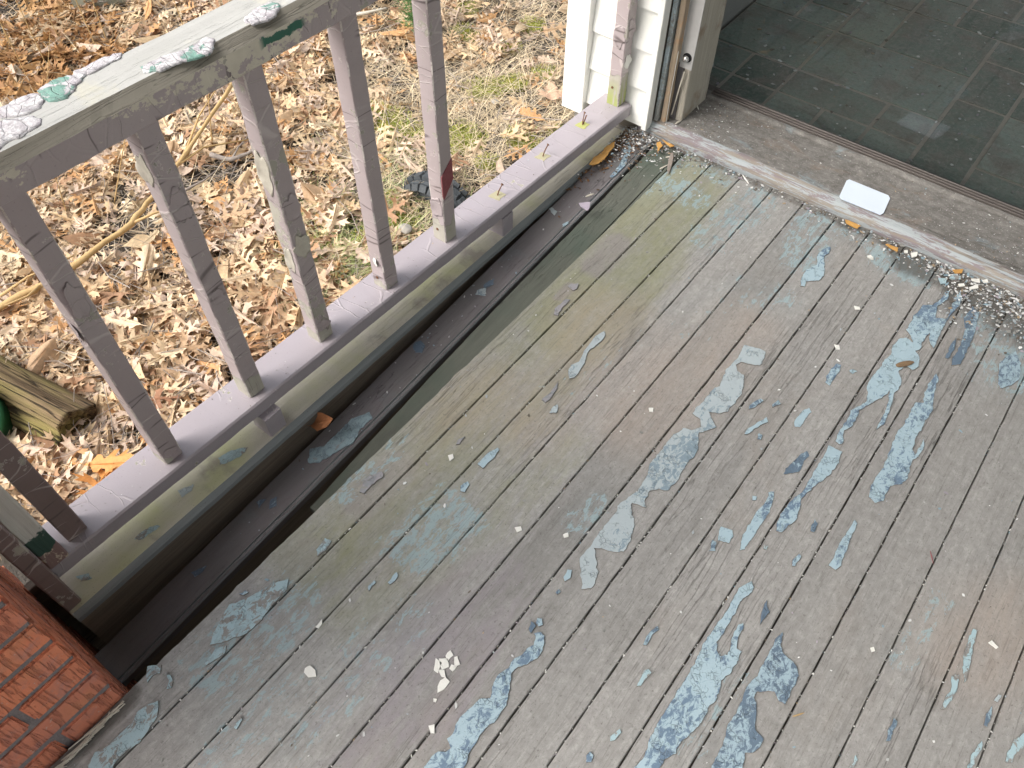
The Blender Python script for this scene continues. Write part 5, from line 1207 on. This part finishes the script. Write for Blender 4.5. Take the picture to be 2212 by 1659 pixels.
# half buried knobby tyre
ty = on_z(945, 430, GZ); tyre = thing('knobby_tyre', 'small black knobby tyre half buried in the grass behind the sixth baluster', 'tyre', (ty.x, ty.y, GZ))
p_a = on_z(878, 385, GZ+.05); p_b = on_z(1010, 445, GZ+.05); dd = (p_b-p_a); R_t = dd.length*.60; ctr = (p_a+p_b)/2; ctr.z = GZ-R_t*.42; e1 = dd.normalized(); e1.z = 0; e1.normalize(); e2 = Vector((0, 0, 1)); e3 = e1.cross(e2)
vs, fs = [], []; n1, n2 = 60, 14; rt = .045
for i in range(n1):
    a = 2*PI*i/n1; rad = e1*math.cos(a)+e2*math.sin(a)
    for j in range(n2):
        b = 2*PI*j/n2; vs.append(ctr+rad*(R_t-rt+rt*math.cos(b))+e3*(rt*1.25*math.sin(b)))
for i in range(n1):
    for j in range(n2): fs.append((i*n2+j, ((i+1) % n1)*n2+j, ((i+1) % n1)*n2+(j+1) % n2, i*n2+(j+1) % n2))
mesh_obj('carcass', vs, fs, M['black_rubber'], tyre, True)
for i in range(26):
    a = 2*PI*i/26
    if math.sin(a) < .15: continue
    rad = e1*math.cos(a)+e2*math.sin(a); tan = -e1*math.sin(a)+e2*math.cos(a)
    for jj, b in enumerate((-.95, 0., .95)):
        a2 = a+(.08 if jj % 2 else 0); rad = e1*math.cos(a2)+e2*math.sin(a2); tan = -e1*math.sin(a2)+e2*math.cos(a2)
        nrm = rad*math.cos(b)+e3*math.sin(b); c0 = ctr+rad*(R_t-rt+rt*math.cos(b))+e3*(rt*1.25*math.sin(b)); w = nrm.cross(tan).normalized()
        hx, hy, hz_ = .020, .0175, .017; V = []
        for k_ in (0, 1):
            for sx_, sy_ in ((-1, -1), (1, -1), (1, 1), (-1, 1)): V.append(c0+tan*hx*sx_*(1-.2*k_)+w*hy*sy_*(1-.2*k_)+nrm*(hz_*k_-.002))
        mesh_obj('tread_block', V, [(0, 3, 2, 1), (4, 5, 6, 7), (0, 1, 5, 4), (1, 2, 6, 5), (2, 3, 7, 6), (3, 0, 4, 7)], M['black_rubber'], tyre)
# pine seedling
q = on_z(895, 90, GZ); pine = thing('pine_seedling', 'bright green pine seedling standing behind the fourth and fifth balusters', 'seedling', q)
v_, f_ = tube([(0, 0, 0), (.01, .01, .2), (.0, .02, .42)], lambda s: .004*(1-.5*s), 6); mesh_obj('stem', v_, f_, M['grey_twig'], pine, loc=(0, 0, 0))
parts = []
for i in range(520):
    s_ = rnd.uniform(.15, 1); z = .42*s_; a = rnd.random()*2*PI; L = rnd.uniform(.05, .09); el = rnd.uniform(.1, .9); p0 = Vector((rnd.gauss(0, .025), rnd.gauss(.01, .025), z))
    parts.append(tube([p0, p0+Vector((math.cos(a)*math.cos(el), math.sin(a)*math.cos(el), math.sin(el)))*L], .0009, 3))
v_, f_ = join(parts); o = mesh_obj('needles', v_, f_, M['pine_green'], pine, loc=(0, 0, 0)); o['kind'] = 'stuff'
# stones in the grass
for (u, v, r_, lb) in ((876, 494, .03, 'pale flat stone in the grass left of the fifth baluster'), (1070, 220, .02, 'small white pebble by the moss behind the railing')):
    q = on_z(u, v, GZ+.04); bm = bmesh.new(); bmesh.ops.create_icosphere(bm, subdivisions=3, radius=1)
    for v_ in bm.verts: v_.co = Vector((v_.co.x*r_, v_.co.y*r_*.75, v_.co.z*r_*.4))*(1+.2*nz(v_.co, 1.6))
    me = bpy.data.meshes.new('stone'); bm.to_mesh(me); bm.free(); me.materials.append(M['concrete']); me.shade_smooth(); o = bpy.data.objects.new('stone', me); C.objects.link(o); o.location = q; tag(o, lb, 'stone')
# old garden edging at the top left: timber with wire mesh in front
e_a = on_z(225, 18, GZ+.02); e_b = on_z(700, -70, GZ+.02)
edge = thing('wire_edging', 'low rusty wire mesh edging with a pale timber at the top left of the yard', 'edging', e_a)
dv = (e_b-e_a); n_w = 42
bar('edging_timber', e_a-dv*.15+Vector((-.03, .06, .03)), e_b+Vector((-.03, .06, .03)), .09, .09, M['pale_timber'], edge, ch=.012, n=40, amp=.004)
for i in range(n_w):
    p_ = e_a+dv*(i/(n_w-1)); ln_ = .16+.02*rnd.random(); vv, ff = tube([p_+Vector((0, 0, -.02)), p_+Vector((rnd.gauss(.02, .012), rnd.gauss(-.05, .01), ln_))], .0014, 5)
    mesh_obj('upright_wire', vv, ff, M['grey_twig'], edge)
for h in (.05, .14):
    vv, ff = tube([e_a+dv*s_+Vector((.02*h/.16, -.05*h/.16, h)) for s_ in np.linspace(0, 1, 8)], .0016, 5); mesh_obj('long_wire', vv, ff, M['grey_twig'], edge)
